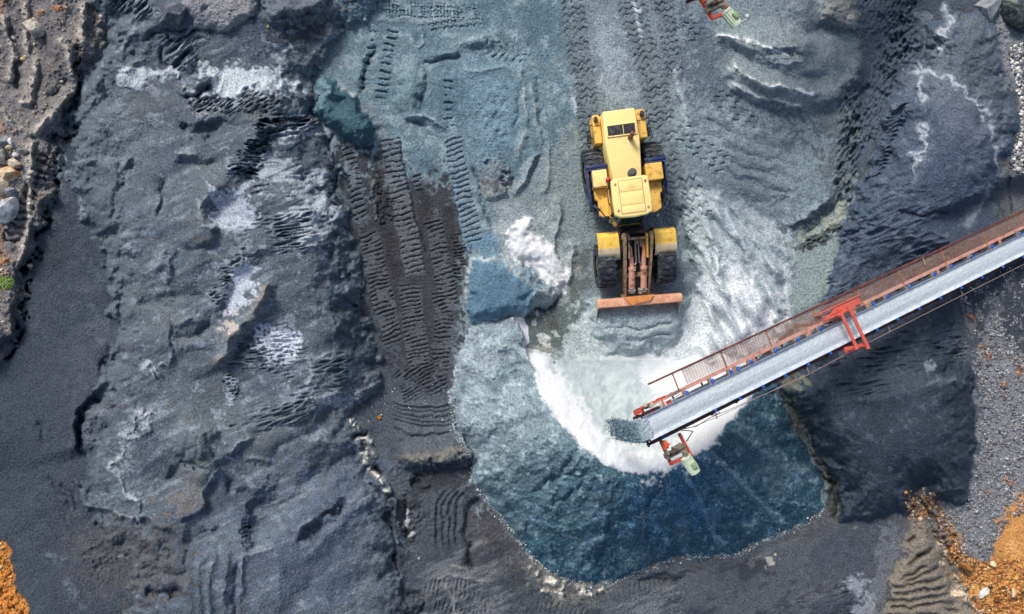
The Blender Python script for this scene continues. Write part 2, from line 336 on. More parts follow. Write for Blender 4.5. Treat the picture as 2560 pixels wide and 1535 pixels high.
folds([(470, 238), (560, 240), (640, 218), (700, 240), (740, 250), (720, 275), (640, 290), (560, 290), (520, 300), (490, 290)], -34, 12, 0.17, 20, seed=10, ratio=3.5)
lumps([(465, 238), (560, 240), (640, 222), (700, 240), (600, 262), (520, 285), (490, 290)], 11, 0.12, 15, seed=11)
area([(470, 240), (560, 242), (640, 220), (690, 238), (600, 255), (530, 280), (500, 290), (480, 265)], (160, 164, 166), 0.75, 12, tex=N_CL2, tk=0.9)
PA = [(276, 208), (300, 186), (330, 168), (372, 172), (424, 170), (428, 186), (400, 200), (366, 196), (376, 216), (352, 222), (350, 234), (320, 228), (290, 232)]
area(PA, (176, 182, 190), 1.0, 8, tex=N_CL2, tk=0.35, warp=8); raise_(PA, 0.10, 14)
PB = [(484, 170), (505, 150), (540, 168), (580, 158), (640, 168), (690, 178), (702, 130), (722, 112), (712, 160), (700, 196), (742, 206), (738, 226), (706, 246), (690, 220), (650, 236), (600, 238), (560, 246), (520, 240), (522, 210), (500, 190)]
area(PB, (190, 198, 202), 0.95, 12, tex=N_CL2, tk=0.6, warp=8); folds(PB, 100, 20, 0.06, 15, seed=12, sharp=False)
area([(560, 150), (680, 130), (760, 120), (770, 170), (720, 200), (690, 150), (600, 165)], (100, 112, 116), 0.6, 20, tex=N_VEIN)
ridge([(832, 58), (815, 95), (790, 130), (752, 178)], 0.12, 10, 14, 20, rgb=(150, 152, 156), a=0.7)
area([(300, 260), (360, 236), (440, 240), (470, 300), (420, 330), (330, 330)], (98, 100, 104), 0.6, 30, tex=N_CL2)
for x, y, r in ((380, 230, 20), (350, 300, 18), (400, 300, 24), (270, 315, 14), (300, 345, 12)): mound(x, y, r, r * 0.7, 40, 0.05, rgb=(142, 152, 158), a=0.45)
ridge([(248, 304), (275, 322), (300, 352), (318, 380)], 0.06, 6, 8, 15, rgb=(150, 160, 168), a=0.6)
ridge([(282, 228), (294, 260), (300, 290)], 0.06, 3, 6, 10, rgb=(150, 156, 162), a=0.7)
mound(530, 322, 62, 28, -14, -0.45, 2.0); scarp([(590, 300), (530, 296), (478, 306), (455, 330)], 0.2, 30, 18)
ridge([(455, 330), (462, 318), (468, 305)], -0.35, 9, 9, 10)
ridge([(350, 380), (410, 362), (480, 350), (560, 360)], 0.08, 20, 26)
ridge([(428, 404), (480, 412), (562, 410)], -0.30, 14, 22, 40); ridge([(432, 388), (455, 384), (500, 392)], 0.16, 8, 10, 20, rgb=(136, 146, 148), a=0.7)
ridge([(416, 440), (408, 500), (404, 558)], -0.35, 4, 16, 25); ridge([(404, 470), (396, 520), (392, 560)], 0.16, 16, 6, 25)
ridge([(300, 412), (322, 402), (330, 420)], 0.15, 8, 8, 8); mound(326, 418, 16, 12, 30, -0.2)
ridge([(318, 402), (300, 432), (285, 480)], 0.09, 6, 5, 15, rgb=(150, 160, 170), a=0.8)
w, d = area([(168, 442), (192, 408), (262, 398), (306, 422), (292, 480), (284, 560), (250, 604), (218, 570), (200, 516), (188, 480)], (82, 94, 104), 0.7, 7, tex=N_CL2, tk=0.3)
Z[w] += 0.22 * ss(-2, 14, d); paint(w, np.exp(-((d - 2) / 5) ** 2) * ss(-0.3, 1, N_CL2[w]), (138, 146, 156), 0.7)
ridge([(286, 480), (282, 540), (275, 600), (240, 640)], 0.05, 6, 6, rgb=(98, 94, 86), a=0.7)
area([(300, 300), (400, 330), (400, 440), (380, 560), (300, 520), (290, 420), (230, 380), (210, 260)], (96, 108, 116), 0.6, 40, tex=N_CL2)

# dark rills east of the mid crest and the pale fans beside them
F1 = [(640, 296), (700, 290), (690, 360), (660, 420), (650, 452), (600, 448), (560, 440), (588, 400), (612, 350)]
folds(F1, 6, 13, 0.5, 18, seed=13, ratio=3.2, warp=4)
scarp([(660, 290), (634, 330), (612, 370), (590, 420), (560, 452), (510, 490), (496, 520), (510, 556), (560, 584)], 0.55, 90, 26, 30, 5)
F2 = [(640, 290), (760, 262), (800, 300), (800, 320), (700, 360), (660, 350)]
folds(F2, -12, 16, 0.3, 20, seed=14, ratio=4)
for pts in ([(640, 312), (690, 300), (760, 290)], [(660, 330), (720, 322), (760, 310)], [(650, 345), (700, 342), (740, 330)]): ridge(pts, -0.18, 4, 7, 15, rgb=(52, 56, 60), a=0.6)
P1 = [(634, 382), (660, 362), (720, 340), (780, 312), (816, 318), (800, 340), (740, 366), (690, 384), (734, 396), (730, 424), (700, 432), (662, 426), (640, 402)]
P2 = [(600, 470), (660, 450), (700, 428), (742, 416), (806, 424), (800, 450), (832, 470), (836, 520), (840, 544), (812, 560), (820, 586), (776, 600), (744, 572), (716, 530), (700, 500), (650, 490)]
for P in (P1, P2): area(P, (162, 172, 180), 0.95, 15, tex=N_STR, tk=1.0, warp=10); folds(P, -8, 24, 0.05, 12, seed=15)
area([(690, 380), (780, 340), (822, 380), (820, 420), (740, 412)], (84, 90, 100), 0.9, 16, tex=N_CL2)
area([(640, 460), (720, 470), (740, 500), (680, 520), (620, 500)], (84, 88, 94), 0.7, 14, tex=N_CL2)
folds([(560, 560), (760, 520), (800, 600), (740, 640), (600, 620)], -10, 14, 0.14, 30, seed=16, ratio=5)
area([(528, 486), (580, 476), (620, 500), (640, 540), (640, 572), (590, 582), (540, 566), (526, 530)], (170, 180, 194), 0.9, 14, tex=N_CL2, tk=0.7)
mound(574, 526, 64, 54, 0, -0.45, 2.2); ridge([(530, 480), (506, 500), (496, 526), (508, 556), (548, 578)], 0.16, 10, 6, 20, rgb=(142, 150, 158), a=0.6, cw=8)
folds([(522, 500), (546, 496), (546, 545), (524, 545)], 10, 11, 0.25, 10, seed=17, ratio=2.5)
area([(470, 600), (560, 590), (620, 600), (560, 630), (480, 640)], (100, 100, 100), 0.5, 30, tex=N_CL2)
# rills lower down
F3 = [(604, 610), (640, 625), (590, 690), (566, 740), (540, 770), (516, 740), (540, 690), (570, 640)]
folds(F3, -12, 13, 0.42, 16, seed=18, ratio=3, warp=4)
scarp([(690, 606), (620, 640), (580, 690), (545, 740), (512, 800)], 0.45, 60, 26, 40, 5)
area([(596, 668), (618, 654), (646, 662), (644, 690), (626, 720), (616, 760), (590, 790), (560, 780), (566, 740), (582, 700)], (190, 198, 210), 0.95, 12, tex=N_CL2, tk=0.7)
area([(520, 676), (545, 656), (560, 668), (530, 690)], (146, 152, 164), 0.8, 10, tex=N_CL2)
area([(545, 610), (620, 606), (600, 630), (560, 640)], (128, 138, 152), 0.7, 12, tex=N_CL2)
scarp([(668, 700), (660, 740), (640, 776), (590, 830), (566, 870), (556, 930)], 0.7, 46, 24, 40, 4)
ridge([(670, 690), (655, 742), (622, 786), (586, 826), (560, 866), (545, 930)], 0.22, 18, 12, 40, rgb=(132, 128, 124), a=0.8, cw=18)
area([(572, 806), (600, 796), (606, 812), (584, 832)], (184, 176, 168), 0.8, 8, tex=N_CL2)
F4 = [(668, 770), (700, 780), (760, 830), (780, 900), (700, 940), (600, 930), (560, 920), (575, 870), (620, 820)]
folds(F4, -5, 13, 0.15, 20, seed=19, ratio=4.5); folds([(720, 900), (900, 880), (900, 1000), (760, 1010), (700, 960)], -12, 16, 0.12, 30, seed=20, ratio=5)
area([(640, 840), (700, 820), (752, 826), (756, 880), (720, 900), (660, 890)], (190, 198, 210), 0.95, 12, tex=N_CL2, tk=0.8)
area([(700, 800), (740, 790), (740, 816), (690, 822)], (144, 152, 166), 0.8, 10, tex=N_CL2)
area([(765, 940), (782, 960), (840, 980), (900, 960), (900, 1010), (840, 1024), (780, 1000), (752, 970)], (150, 160, 172), 0.7, 14, tex=N_CL2, tk=1.0)
for pts in ([(770, 890), (780, 930), (768, 970), (790, 1000)], [(700, 900), (840, 890), (900, 860)], [(775, 775), (820, 790), (838, 850)]): ridge(pts, 0.07, 7, 9, 20, rgb=(150, 160, 172), a=0.65)
area([(820, 760), (900, 760), (930, 860), (860, 900), (800, 860)], (74, 80, 90), 0.8, 30, tex=N_CL2)
# soft folds of the lower slope
ridge([(418, 610), (400, 650), (404, 690)], 0.16, 10, 22, 20, rgb=(120, 128, 136), a=0.6); mound(416, 660, 26, 50, 15, 0.30); mound(412, 740, 30, 30, 0, 0.2)
ridge([(450, 630), (520, 620), (560, 600)], -0.22, 14, 18, 30); ridge([(270, 690), (330, 700), (400, 700), (440, 690)], 0.08, 20, 10); ridge([(330, 770), (400, 750), (470, 735), (540, 760)], -0.2, 16, 16, 40)
ridge([(420, 770), (422, 840), (426, 930)], 0.16, 4, 16, 40); mound(470, 800, 60, 30, -20, 0.3); ridge([(430, 846), (490, 836), (530, 800)], -0.28, 10, 16, 25); mound(480, 850, 80, 34, -10, 0.22)
scarp([(580, 900), (500, 920), (440, 930)], 0.25, 40, 20); folds([(548, 940), (590, 930), (590, 1010), (545, 1010)], -15, 11, 0.2, 12, seed=21, ratio=2.5)
area([(565, 950), (590, 945), (582, 1000), (566, 1006)], (150, 158, 172), 0.9, 8, tex=N_CL2)
for x, y, r in ((364, 916, 16), (398, 930, 14), (402, 906, 10), (385, 940, 9)): mound(x, y, r, r * 0.8, 20, 0.18, rgb=(160, 166, 174), a=0.85)
scarp([(288, 852), (272, 890), (258, 930)], 0.35, 30, 16); ridge([(280, 860), (268, 900), (262, 930)], -0.25, 10, 12, 15, rgb=(50, 50, 54), a=0.6)
scarp([(205, 1152), (196, 1090), (200, 1040), (238, 990), (288, 962)], -0.0, 30, 16)
w, dd, sl, L = line([(206, 1150), (196, 1090), (200, 1042), (238, 990), (288, 964)], 360, 3)
Z[w] += 0.5 * ss(-2, 14, -dd) * np.exp(-np.maximum(-dd - 10, 0) / 70) * taper(sl, L, 40) - 0.25 * np.exp(-((dd - 6) / 12) ** 2) * taper(sl, L, 40)
CR = [(376, 1020), (352, 1050), (318, 1080), (304, 1110), (296, 1150), (304, 1196), (318, 1230), (342, 1256), (346, 1294)]
ridge(CR, 0.16, 9, 14, 15, 7, rgb=(168, 172, 176), a=0.95, cw=8); ridge([(376, 1020), (368, 1060), (360, 1090), (310, 1094)], 0.10, 7, 8, 15, 7, rgb=(160, 166, 172), a=0.8, cw=6)
w, dd, sl, L = line(CR, 40, 8); paint(w, np.exp(-((dd + 8) / 14) ** 2) * ss(-0.2, 0.9, N_CL2[w]), (160, 166, 174), 0.7)
scarp([(470, 1352), (400, 1312), (346, 1296), (262, 1276), (206, 1264)], 0.35, 60, 10, 30, 4); ridge([(206, 1262), (262, 1274), (340, 1292)], 0.05, 3, 5, 15, rgb=(136, 142, 148), a=0.7)
mound(490, 1104, 66, 58, 0, 0.55, 2.0); mound(480, 1168, 44, 18, 5, -0.35); scarp([(530, 1056), (478, 1072), (432, 1052)], 0.25, 40, 10)
for pts in ([(470, 1090), (462, 1130), (450, 1160)], [(490, 1090), (490, 1130), (486, 1160)], [(510, 1086), (525, 1120), (540, 1150)]): ridge(pts, -0.10, 5, 7, 12)
scarp([(630, 1092), (570, 1130), (512, 1170), (500, 1196), (482, 1220)], 0.3, 60, 14, 30); ridge([(634, 1086), (620, 1100), (560, 1132)], 0.1, 5, 8, 15, rgb=(140, 148, 156), a=0.6)
scarp([(548, 1166), (528, 1200), (512, 1226), (505, 1270), (470, 1290), (436, 1292)], 0.4, 50, 10, 20)
area([(430, 1230), (480, 1210), (510, 1220), (500, 1280), (440, 1284), (410, 1260)], (108, 104, 102), 0.7, 12, tex=N_CL2); mound(438, 1185, 34, 20, 20, -0.3)
ridge([(610, 1150), (650, 1146), (676, 1158)], 0.12, 8, 10, 12, rgb=(142, 150, 158), a=0.7); mound(640, 1200, 70, 40, -15, 0.35); ridge([(585, 1190), (578, 1220), (590, 1240)], -0.25, 8, 10, 15)
mound(656, 1310, 60, 84, 28, -0.7, 2.4); folds([(604, 1310), (630, 1300), (625, 1370), (606, 1380)], 20, 10, 0.2, 10, seed=22, ratio=2.5)
ridge([(604, 1386), (640, 1382), (684, 1366)], 0.12, 8, 8, 15, rgb=(140, 148, 158), a=0.6); mound(790, 1325, 62, 22, -30, -0.55); mound(840, 1275, 46, 14, -38, -0.4); ridge([(740, 1330), (760, 1310), (790, 1300)], 0.12, 5, 9, 12, rgb=(138, 142, 146), a=0.6)
for pts in ([(700, 1230), (800, 1130), (930, 1060)], [(690, 1180), (780, 1110), (900, 1040)], [(720, 1420), (820, 1340), (940, 1230)], [(680, 1380), (700, 1450), (690, 1560)], [(760, 1480), (860, 1400), (960, 1330)]): ridge(pts, 0.22, 26, 34, 60)
for pts in ([(660, 1160), (720, 1110), (840, 1060)], [(700, 1280), (790, 1190), (920, 1110)], [(740, 1520), (800, 1440), (930, 1350)]): ridge(pts, -0.22, 18, 26, 60)
ridge([(610, 1090), (680, 1070), (760, 1060), (840, 1040)], -0.14, 8, 20, 40); folds([(560, 1040), (760, 980), (840, 1030), (700, 1080), (600, 1080)], -18, 15, 0.13, 30, seed=23, ratio=5)
ridge([(840, 1036), (872, 1016), (896, 982), (940, 960)], 0.14, 5, 10, 15, rgb=(150, 154, 158), a=0.8, cw=5)
ridge([(362, 1476), (410, 1482), (462, 1470)], -0.45, 10, 12, 15, rgb=(52, 52, 58), a=0.7); lumps([(380, 1420), (470, 1430), (470, 1480), (390, 1490)], 12, 0.08, 15, seed=24)
lumps([(210, 1310), (330, 1300), (460, 1370), (480, 1450), (300, 1500), (210, 1430)], 14, 0.06, 30, seed=25)
ridge([(400, 1370), (404, 1430), (460, 1432), (470, 1370)], -0.2, 8, 10, 15); ridge([(440, 1340), (480, 1350), (510, 1326), (540, 1322)], 0.14, 10, 8, 15); ridge([(470, 1356), (510, 1330), (560, 1316)], -0.2, 8, 8, 15)
for x in (478, 500, 528, 566, 600): ridge([(x + 12, 1360), (x, 1420), (x - 6, 1480), (x - 2, 1590)], 0.16, 10, 12, 40)
ridge([(592, 1400), (586, 1460), (588, 1560)], -0.25, 8, 8, 30); ridge([(606, 1390), (604, 1440), (596, 1490)], 0.06, 6, 8, 15, rgb=(150, 160, 174), a=0.8); area([(560, 1300), (760, 1180), (900, 1140), (960, 1230), (930, 1500), (600, 1530), (520, 1400)], (92, 106, 124), 0.5, 60, tex=N_VEIN)
for x, y in ((300, 1390), (320, 1385), (340, 1410)): mound(x, y, 12, 9, 0, 0.06, rgb=(126, 130, 136), a=0.6)
for pts in ([(160, 1440), (180, 1480), (215, 1530)], [(100, 1380), (150, 1400), (180, 1380)]): ridge(pts, 0.05, 10, 12, rgb=(116, 124, 138), a=0.6)
for pts in ([(120, 1190), (150, 1230), (185, 1280)], [(150, 1200), (180, 1240), (200, 1290)], [(100, 1050), (110, 1090), (118, 1120)]): ridge(pts, -0.12, 5, 8, 15)

# --- tracked lane between the stockpile and the loader floor
LANE = [(845, 360), (900, 352), (940, 372), (985, 446), (1075, 450), (1135, 470), (1178, 600), (1168, 700), (1150, 800), (1132, 900), (1120, 990), (1020, 1000), (985, 910), (945, 800), (918, 700), (895, 610), (868, 500)]
UPPER = [(870, -60), (1420, -60), (1440, 150), (1470, 300), (1300, 470), (1230, 640), (1180, 640), (1140, 480), (1000, 450), (930, 370), (940, 300), (870, 230), (800, 190), (850, 90)]
area(UPPER, (104, 127, 138), 0.9, 50, tex=N_CL2, tk=0.7); paint(*(lambda wd: (wd[0], ss(0.2, 1.8, N_VEIN[wd[0]] + 0.5 * N_COL[wd[0]]) * ss(0, 40, wd[1]), (146, 164, 172), 0.7))(poly(UPPER))); paint(*(lambda wd: (wd[0], ss(0.3, 1.8, -N_COL[wd[0]]) * ss(0, 40, wd[1]), (82, 106, 120), 0.7))(poly(UPPER))); area(LANE, (64, 66, 70), 0.97, 34, tex=N_CL2, tk=0.9)
area([(960, 990), (1130, 980), (1180, 1110), (1100, 1145), (1040, 1160), (960, 1140), (900, 1060)], (84, 90, 97), 0.9, 30, tex=N_CL2)
w, d = poly([(820, 300), (930, 340), (1180, 420), (1200, 640), (1150, 1000), (1160, 1140), (980, 1180), (860, 900)], pad=80); Z[w] -= 0.12 * ss(0, 60, d)
def laddertrack(pts, w_, rgb=None, a=0.0, dep=0.11, pitch=13.5, **k): track(pts, w_, pitch, dep, 'bar', rgb=rgb, a=a, jit=0.2, **k)
PL = (106, 109, 112)
laddertrack([(866, 352), (884, 430), (896, 520), (908, 570)], 36, (104, 110, 114), 0.5, skew=-0.10)
laddertrack([(974, 330), (986, 430), (1002, 500), (1018, 570), (1030, 640), (1040, 700)], 54, PL, 0.7, skew=-0.10, rut=-0.04)
laddertrack([(1042, 420), (1052, 490)], 26, (104, 116, 122), 0.5, skew=-0.10)
laddertrack([(1080, 530), (1096, 620), (1112, 700), (1122, 780)], 50, PL, 0.4, skew=-0.14, pitch=11)
laddertrack([(1126, 330), (1142, 400), (1158, 480), (1174, 550), (1186, 620)], 46, (118, 136, 148), 0.7, skew=-0.15, breakup=0.3)
laddertrack([(918, 570), (934, 640), (950, 720), (966, 790), (988, 870)], 56, PL, 0.35, skew=-0.10, pitch=11)
laddertrack([(1026, 700), (1030, 780), (1042, 860), (1052, 930)], 60, PL, 0.4, pitch=10, skew=-0.10)
laddertrack([(1100, 720), (1110, 800), (1104, 880), (1096, 940)], 50, PL, 0.25, pitch=10, skew=-0.10)
laddertrack([(1150, 570), (1148, 640), (1146, 720)], 34, pitch=9, skew=-0.1)
laddertrack([(1036, 900), (1056, 950), (1070, 1000)], 120, pitch=9, dep=0.11, skew=-0.16)
for pts in ([(945, 380), (955, 470), (968, 560), (985, 640), (1000, 720)], [(1056, 440), (1066, 520), (1080, 600)], [(1120, 500), (1132, 580), (1140, 660)]):
    w, dd, sl, L = line(pts, 40, 4); k = taper(sl, L, 30) * np.exp(-(dd / 13) ** 2); paint(w, k, (56, 54, 55), 0.7); Z[w] -= 0.06 * k
lumps([(910, 380), (970, 440), (1000, 560), (960, 600), (920, 500)], 8, 0.06, 20, seed=30); lumps([(1070, 450), (1130, 470), (1140, 560), (1100, 600), (1060, 540)], 8, 0.06, 20, seed=31)
ridge([(930, 440), (936, 500), (944, 560)], 0.08, 4, 5, 12, rgb=(124, 122, 120), a=0.7); ridge([(1136, 470), (1152, 540), (1164, 600), (1176, 640)], 0.05, 4, 4, 12, rgb=(120, 150, 176), a=0.8, cw=3.5); ridge([(1000, 350), (1014, 430), (1030, 500), (1050, 580), (1072, 640)], -0.12, 4, 5, 20, rgb=(54, 62, 72), a=0.6)
ridge([(1182, 410), (1200, 470), (1210, 530), (1232, 570), (1246, 590)], -0.16, 5, 6, 20, rgb=(50, 66, 72), a=0.8)
scarp([(826, 500), (850, 480), (842, 420), (826, 380), (836, 330)], 0.25, 30, 7, 15); ridge([(832, 330), (826, 360), (822, 382)], -0.3, 4, 5, 10, rgb=(44, 44, 50), a=0.9); ridge([(842, 418), (838, 470), (824, 500), (850, 520)], -0.25, 4, 5, 12, rgb=(52, 54, 58), a=0.7)
lumps([(880, 470), (910, 560), (900, 640), (870, 560)], 10, 0.08, 14, seed=32); lumps([(900, 640), (930, 760), (970, 900), (940, 900), (905, 760)], 10, 0.08, 14, seed=33)
# upper part of the lane, blue-grey
laddertrack([(985, 55), (972, 130), (960, 190), (952, 260)], 30, pitch=17, dep=0.13, breakup=0.8); laddertrack([(938, 50), (922, 140), (905, 210), (900, 250)], 20, pitch=20, dep=0.12, breakup=0.9)
laddertrack([(1122, 180), (1120, 260), (1128, 330)], 28, pitch=18, dep=0.10, breakup=0.9); ridge([(940, 110), (915, 170), (900, 240)], -0.16, 5, 7, 12, rgb=(64, 80, 88), a=0.7); ridge([(918, 120), (900, 170), (890, 220)], 0.1, 10, 6, 20)
ridge([(1066, 160), (1062, 220), (1064, 290)], -0.12, 5, 5, 30, rgb=(56, 72, 80), a=0.6); mound(1026, 230, 46, 84, 5, 0.32, 2.4, rgb=(116, 138, 146), a=0.6); scarp([(1116, 322), (1062, 288), (1000, 298)], 0.28, 40, 16, 40); ridge([(1000, 298), (1062, 290), (1112, 316)], 0.08, 4, 4, 12, rgb=(158, 176, 180), a=0.7, cw=4)
mound(1036, 312, 40, 14, -5, -0.15); folds([(1010, 240), (1050, 240), (1060, 290), (1010, 290)], 70, 12, 0.08, 10, seed=34, sharp=False)
scarp([(1280, 108), (1240, 102), (1200, 104), (1170, 110), (1140, 124)], 0.34, 34, 15, 55, 3); ridge([(1140, 116), (1180, 98), (1230, 96)], 0.1, 10, 5, 20, rgb=(150, 166, 172), a=0.6)
scarp([(1176, 126), (1120, 132), (1060, 142)], 0.2, 26, 9, 40, 3); ridge([(1056, 156), (1100, 150), (1160, 140)], -0.15, 5, 7, 15, rgb=(56, 72, 82), a=0.7)
ridge([(1150, 174), (1190, 180), (1262, 166)], 0.09, 6, 8, 15, rgb=(158, 172, 176), a=0.7); ridge([(1050, 60), (1056, 100), (1052, 130)], 0.08, 5, 7, 14, rgb=(150, 166, 172), a=0.6); ridge([(930, 40), (1040, 52), (1200, 48)], 0.06, 5, 8, 25, rgb=(150, 164, 170), a=0.6)
for v in (12, 24, 38): track([(930, v), (1060, v + 2), (1215, v + 8)], 18, 17, 0.09, 'hook', rut=-0.01)
track([(1060, 72), (1140, 62), (1215, 56)], 30, 17, 0.09, 'hook'); track([(1190, 112), (1250, 126), (1320, 144)], 46, 18, 0.09, 'chevron'); track([(1262, 96), (1310, 120), (1330, 160)], 30, 18, 0.08, 'chevron')
area([(1170, 170), (1300, 160), (1330, 260), (1300, 380), (1230, 400), (1160, 320)], (112, 138, 152), 0.8, 30, tex=N_VEIN); lumps([(1170, 200), (1290, 200), (1270, 370), (1180, 360)], 22, 0.08, 40, seed=35)
mound(1242, 436, 42, 54, -6, 0.30, 2.2, rgb=(104, 112, 116), a=0.6); scarp([(1272, 478), (1240, 490), (1208, 484)], 0.3, 26, 12, 10); lumps([(1200, 390), (1270, 390), (1280, 480), (1210, 490)], 12, 0.12, 14, seed=36); area([(1208, 460), (1270, 455), (1272, 486), (1214, 490)], (104, 98, 96), 0.8, 8, tex=N_CL2)
area([(1225, 480), (1290, 470), (1300, 540), (1260, 600), (1238, 560)], (140, 152, 152), 0.8, 14, tex=N_CL2)
for pts, h in (([(1300, 150), (1312, 250), (1322, 320)], 0.16), ([(1330, 200), (1342, 300), (1352, 370)], 0.14), ([(1352, 370), (1330, 410), (1300, 460), (1290, 500)], 0.22), ([(1318, 310), (1300, 380), (1310, 420)], 0.12), ([(1372, 350), (1374, 430), (1360, 500)], 0.14), ([(1390, 480), (1396, 540), (1380, 640)], 0.2)):
    ridge(pts, h, 6, 11, 30, 3, rgb=(156, 168, 168), a=0.6, cw=8)
for pts in ([(1345, 180), (1350, 280), (1356, 350)], [(1358, 380), (1330, 430), (1306, 470)], [(1300, 200), (1296, 300), (1290, 360)]): ridge(pts, -0.14, 6, 8, 30)
area([(1290, 470), (1380, 380), (1450, 300), (1470, 520), (1440, 700), (1400, 740), (1400, 600), (1330, 520)], (134, 148, 146), 0.7, 30, tex=N_VEIN)

# --- tyre tracks behind the loader
for pts, wd in (([(1426, -80), (1440, 80), (1468, 240), (1486, 380), (1502, 560)], 62), ([(1560, -80), (1600, 90), (1640, 230), (1662, 380), (1690, 560)], 74), ([(1640, -80), (1668, 60), (1690, 200)], 50)):
    w, d, s, L = line(pts, wd + 20, 3); paint(w, ss(wd / 2 + 6, wd / 2 - 12, np.abs(d)) * np.clip(0.85 + 0.3 * N_CL2[w], 0, 1), (98, 108, 112), 0.8); Z[w] -= 0.05 * ss(wd / 2 + 8, wd / 2 - 8, np.abs(d))
    track([tuple(p) for p in pts], wd, 17, 0.055, 'zig', breakup=0.8)
area([(1490, 60), (1530, 50), (1560, 150), (1590, 250), (1560, 262), (1510, 230)], (150, 164, 170), 0.8, 14, tex=N_CL2)
for pts in ([(1584, -40), (1596, 50), (1612, 120)], [(1430, 230), (1442, 280), (1446, 300)], [(1700, 260), (1716, 310), (1726, 350)], [(1680, 160), (1710, 260), (1730, 345)]): ridge(pts, 0.10, 8, 10, 30, rgb=(196, 208, 214), a=0.8)
area([(1700, 40), (1830, 90), (1850, 240), (1930, 300), (2040, 340), (1990, 380), (1880, 330), (1740, 280)], (84, 98, 112), 0.75, 30, tex=N_CL2)  # second conveyor's soft shadow, painted into the ground as a navy tone
track([(1690, 320), (1760, 380), (1830, 430)], 60, 24, 0.085, 'zig', breakup=0.4); track([(1770, 230), (1840, 280), (1900, 340)], 56, 24, 0.07, 'zig', breakup=0.7); track([(1716, 420), (1740, 500), (1770, 570)], 56, 24, 0.085, 'zig', breakup=0.4); track([(1690, 470), (1722, 560), (1740, 650)], 40, 22, 0.07, 'zig', breakup=0.6); track([(1690, 30), (1720, 70), (1760, 110)], 60, 24, 0.06, 'zig', breakup=0.7)
area([(1690, 300), (1830, 320), (2000, 380), (2090, 420), (2080, 500), (1980, 580), (1890, 520), (1780, 420)], (136, 154, 156), 0.75, 40, tex=N_VEIN)
w, d = poly([(1730, 230), (2050, 350), (2100, 430), (2060, 540), (1970, 580), (1800, 430)], pad=60); Z[w] += 0.35 * ss(0, 110, d)
for i in range(11):
    o = i * 21; x0, y0 = 1716 + i * 7, 236 + o
    ridge([(x0, y0), (x0 + 90, y0 + 52), (x0 + 190, y0 + 92 - i * 2), (x0 + 300 - i * 8, y0 + 120 - i * 3)], 0.05 if i % 2 else -0.06, 7, 11, 80, 4, rgb=((152, 168, 172), (104, 120, 128))[i % 2], a=0.45, cw=8)
for pts in ([(1730, 480), (1820, 530), (1900, 590), (1940, 680)], [(1790, 490), (1860, 570), (1910, 630), (1950, 690)]): ridge(pts, -0.14, 8, 12, 40, rgb=(90, 108, 112), a=0.6)
FAN = [(1720, 480), (1800, 480), (1900, 540), (1980, 590), (1995, 680), (1975, 770), (1900, 860), (1780, 940), (1700, 930), (1740, 800), (1722, 640)]
area(FAN, (176, 190, 192), 0.95, 26, tex=N_VEIN, tk=0.5); area([(1770, 640), (1830, 660), (1900, 700), (1960, 760), (1900, 850), (1800, 920), (1690, 930), (1640, 900), (1740, 830), (1790, 750)], (218, 224, 227), 1.0, 26, tex=N_VEIN, tk=0.4, off=0.4)
w, d = poly(FAN, pad=20); Z[w] += 0.35 * ss(0, 60, d); folds(FAN, 62, 40, 0.22, 40, seed=40, ratio=4, sharp=False)
for pts in ([(1790, 640), (1800, 720), (1840, 770)], [(1830, 560), (1870, 640), (1900, 720)], [(1760, 560), (1790, 640), (1806, 700)], [(1880, 580), (1930, 660), (1960, 720)], [(1730, 600), (1746, 690), (1760, 760)]):
    ridge(pts, 0.2, 8, 16, 40, 4); ridge([(x - 14, y + 4) for x, y in pts], -0.12, 6, 8, 30, rgb=(112, 132, 134), a=0.6)
ridge([(1700, 520), (1716, 600), (1745, 640)], -0.14, 5, 7, 15, rgb=(80, 98, 104), a=0.7)
# --- north-east: scraped ridges, mud, round dark heap
NRH = [(1800, 84), (1830, 60), (1920, 40), (2020, 40), (2110, 60), (2160, 110), (2150, 180), (2110, 230), (2050, 262), (1980, 276), (1900, 258), (1840, 216), (1810, 150)]
w, d = raise_(NRH, 0.6, 95, lab=8, pw=2, warp=3); area(NRH, (128, 142, 145), 0.9, 30, tex=N_CL2, tk=0.5)
w, d = poly([(1815, 100), (1880, 118), (1940, 140), (2000, 160), (2060, 170), (2080, 210), (2010, 232), (1920, 214), (1850, 186)], pad=30); Z[w] -= 0.30 * ss(0, 40, d)
scarp([(2012, 96), (2008, 128), (1976, 146), (1934, 128), (1890, 111), (1850, 96), (1786, 88)], 0.40, 50, 26, 22, 3); ridge([(1786, 87), (1850, 95), (1890, 109), (1934, 126), (1972, 144)], 0.10, 5, 5, 12, rgb=(216, 222, 222), a=1.0, cw=6)  # crest lines of these ridges painted bright, as the light catches them
mound(1960, 140, 60, 20, 18, -0.45); scarp([(2150, 140), (2130, 190), (2084, 224), (2040, 238), (1960, 222), (1900, 204), (1858, 188), (1816, 164)], 0.55, 40, 24, 22, 3); ridge([(1816, 163), (1858, 187), (1900, 203), (1960, 220), (2040, 236)], 0.10, 5, 5, 15, rgb=(216, 222, 222), a=1.0, cw=6)
scarp([(2110, 225), (2060, 250), (2020, 262), (1960, 258), (1900, 242), (1820, 208)], 0.45, 30, 22, 22, 3); ridge([(1822, 206), (1880, 238), (1960, 257), (2010, 260)], 0.08, 6, 5, 15, rgb=(200, 208, 206), a=0.95, cw=7)
area([(1810, 220), (1880, 262), (1960, 300), (2050, 330), (2100, 350), (2100, 330), (2020, 290), (1930, 270), (1860, 236)], (84, 98, 108), 0.75, 14, tex=N_CL2)
lumps([(1960, 280), (2090, 300), (2100, 350), (2040, 340), (1970, 310)], 20, 0.14, 20, seed=41)
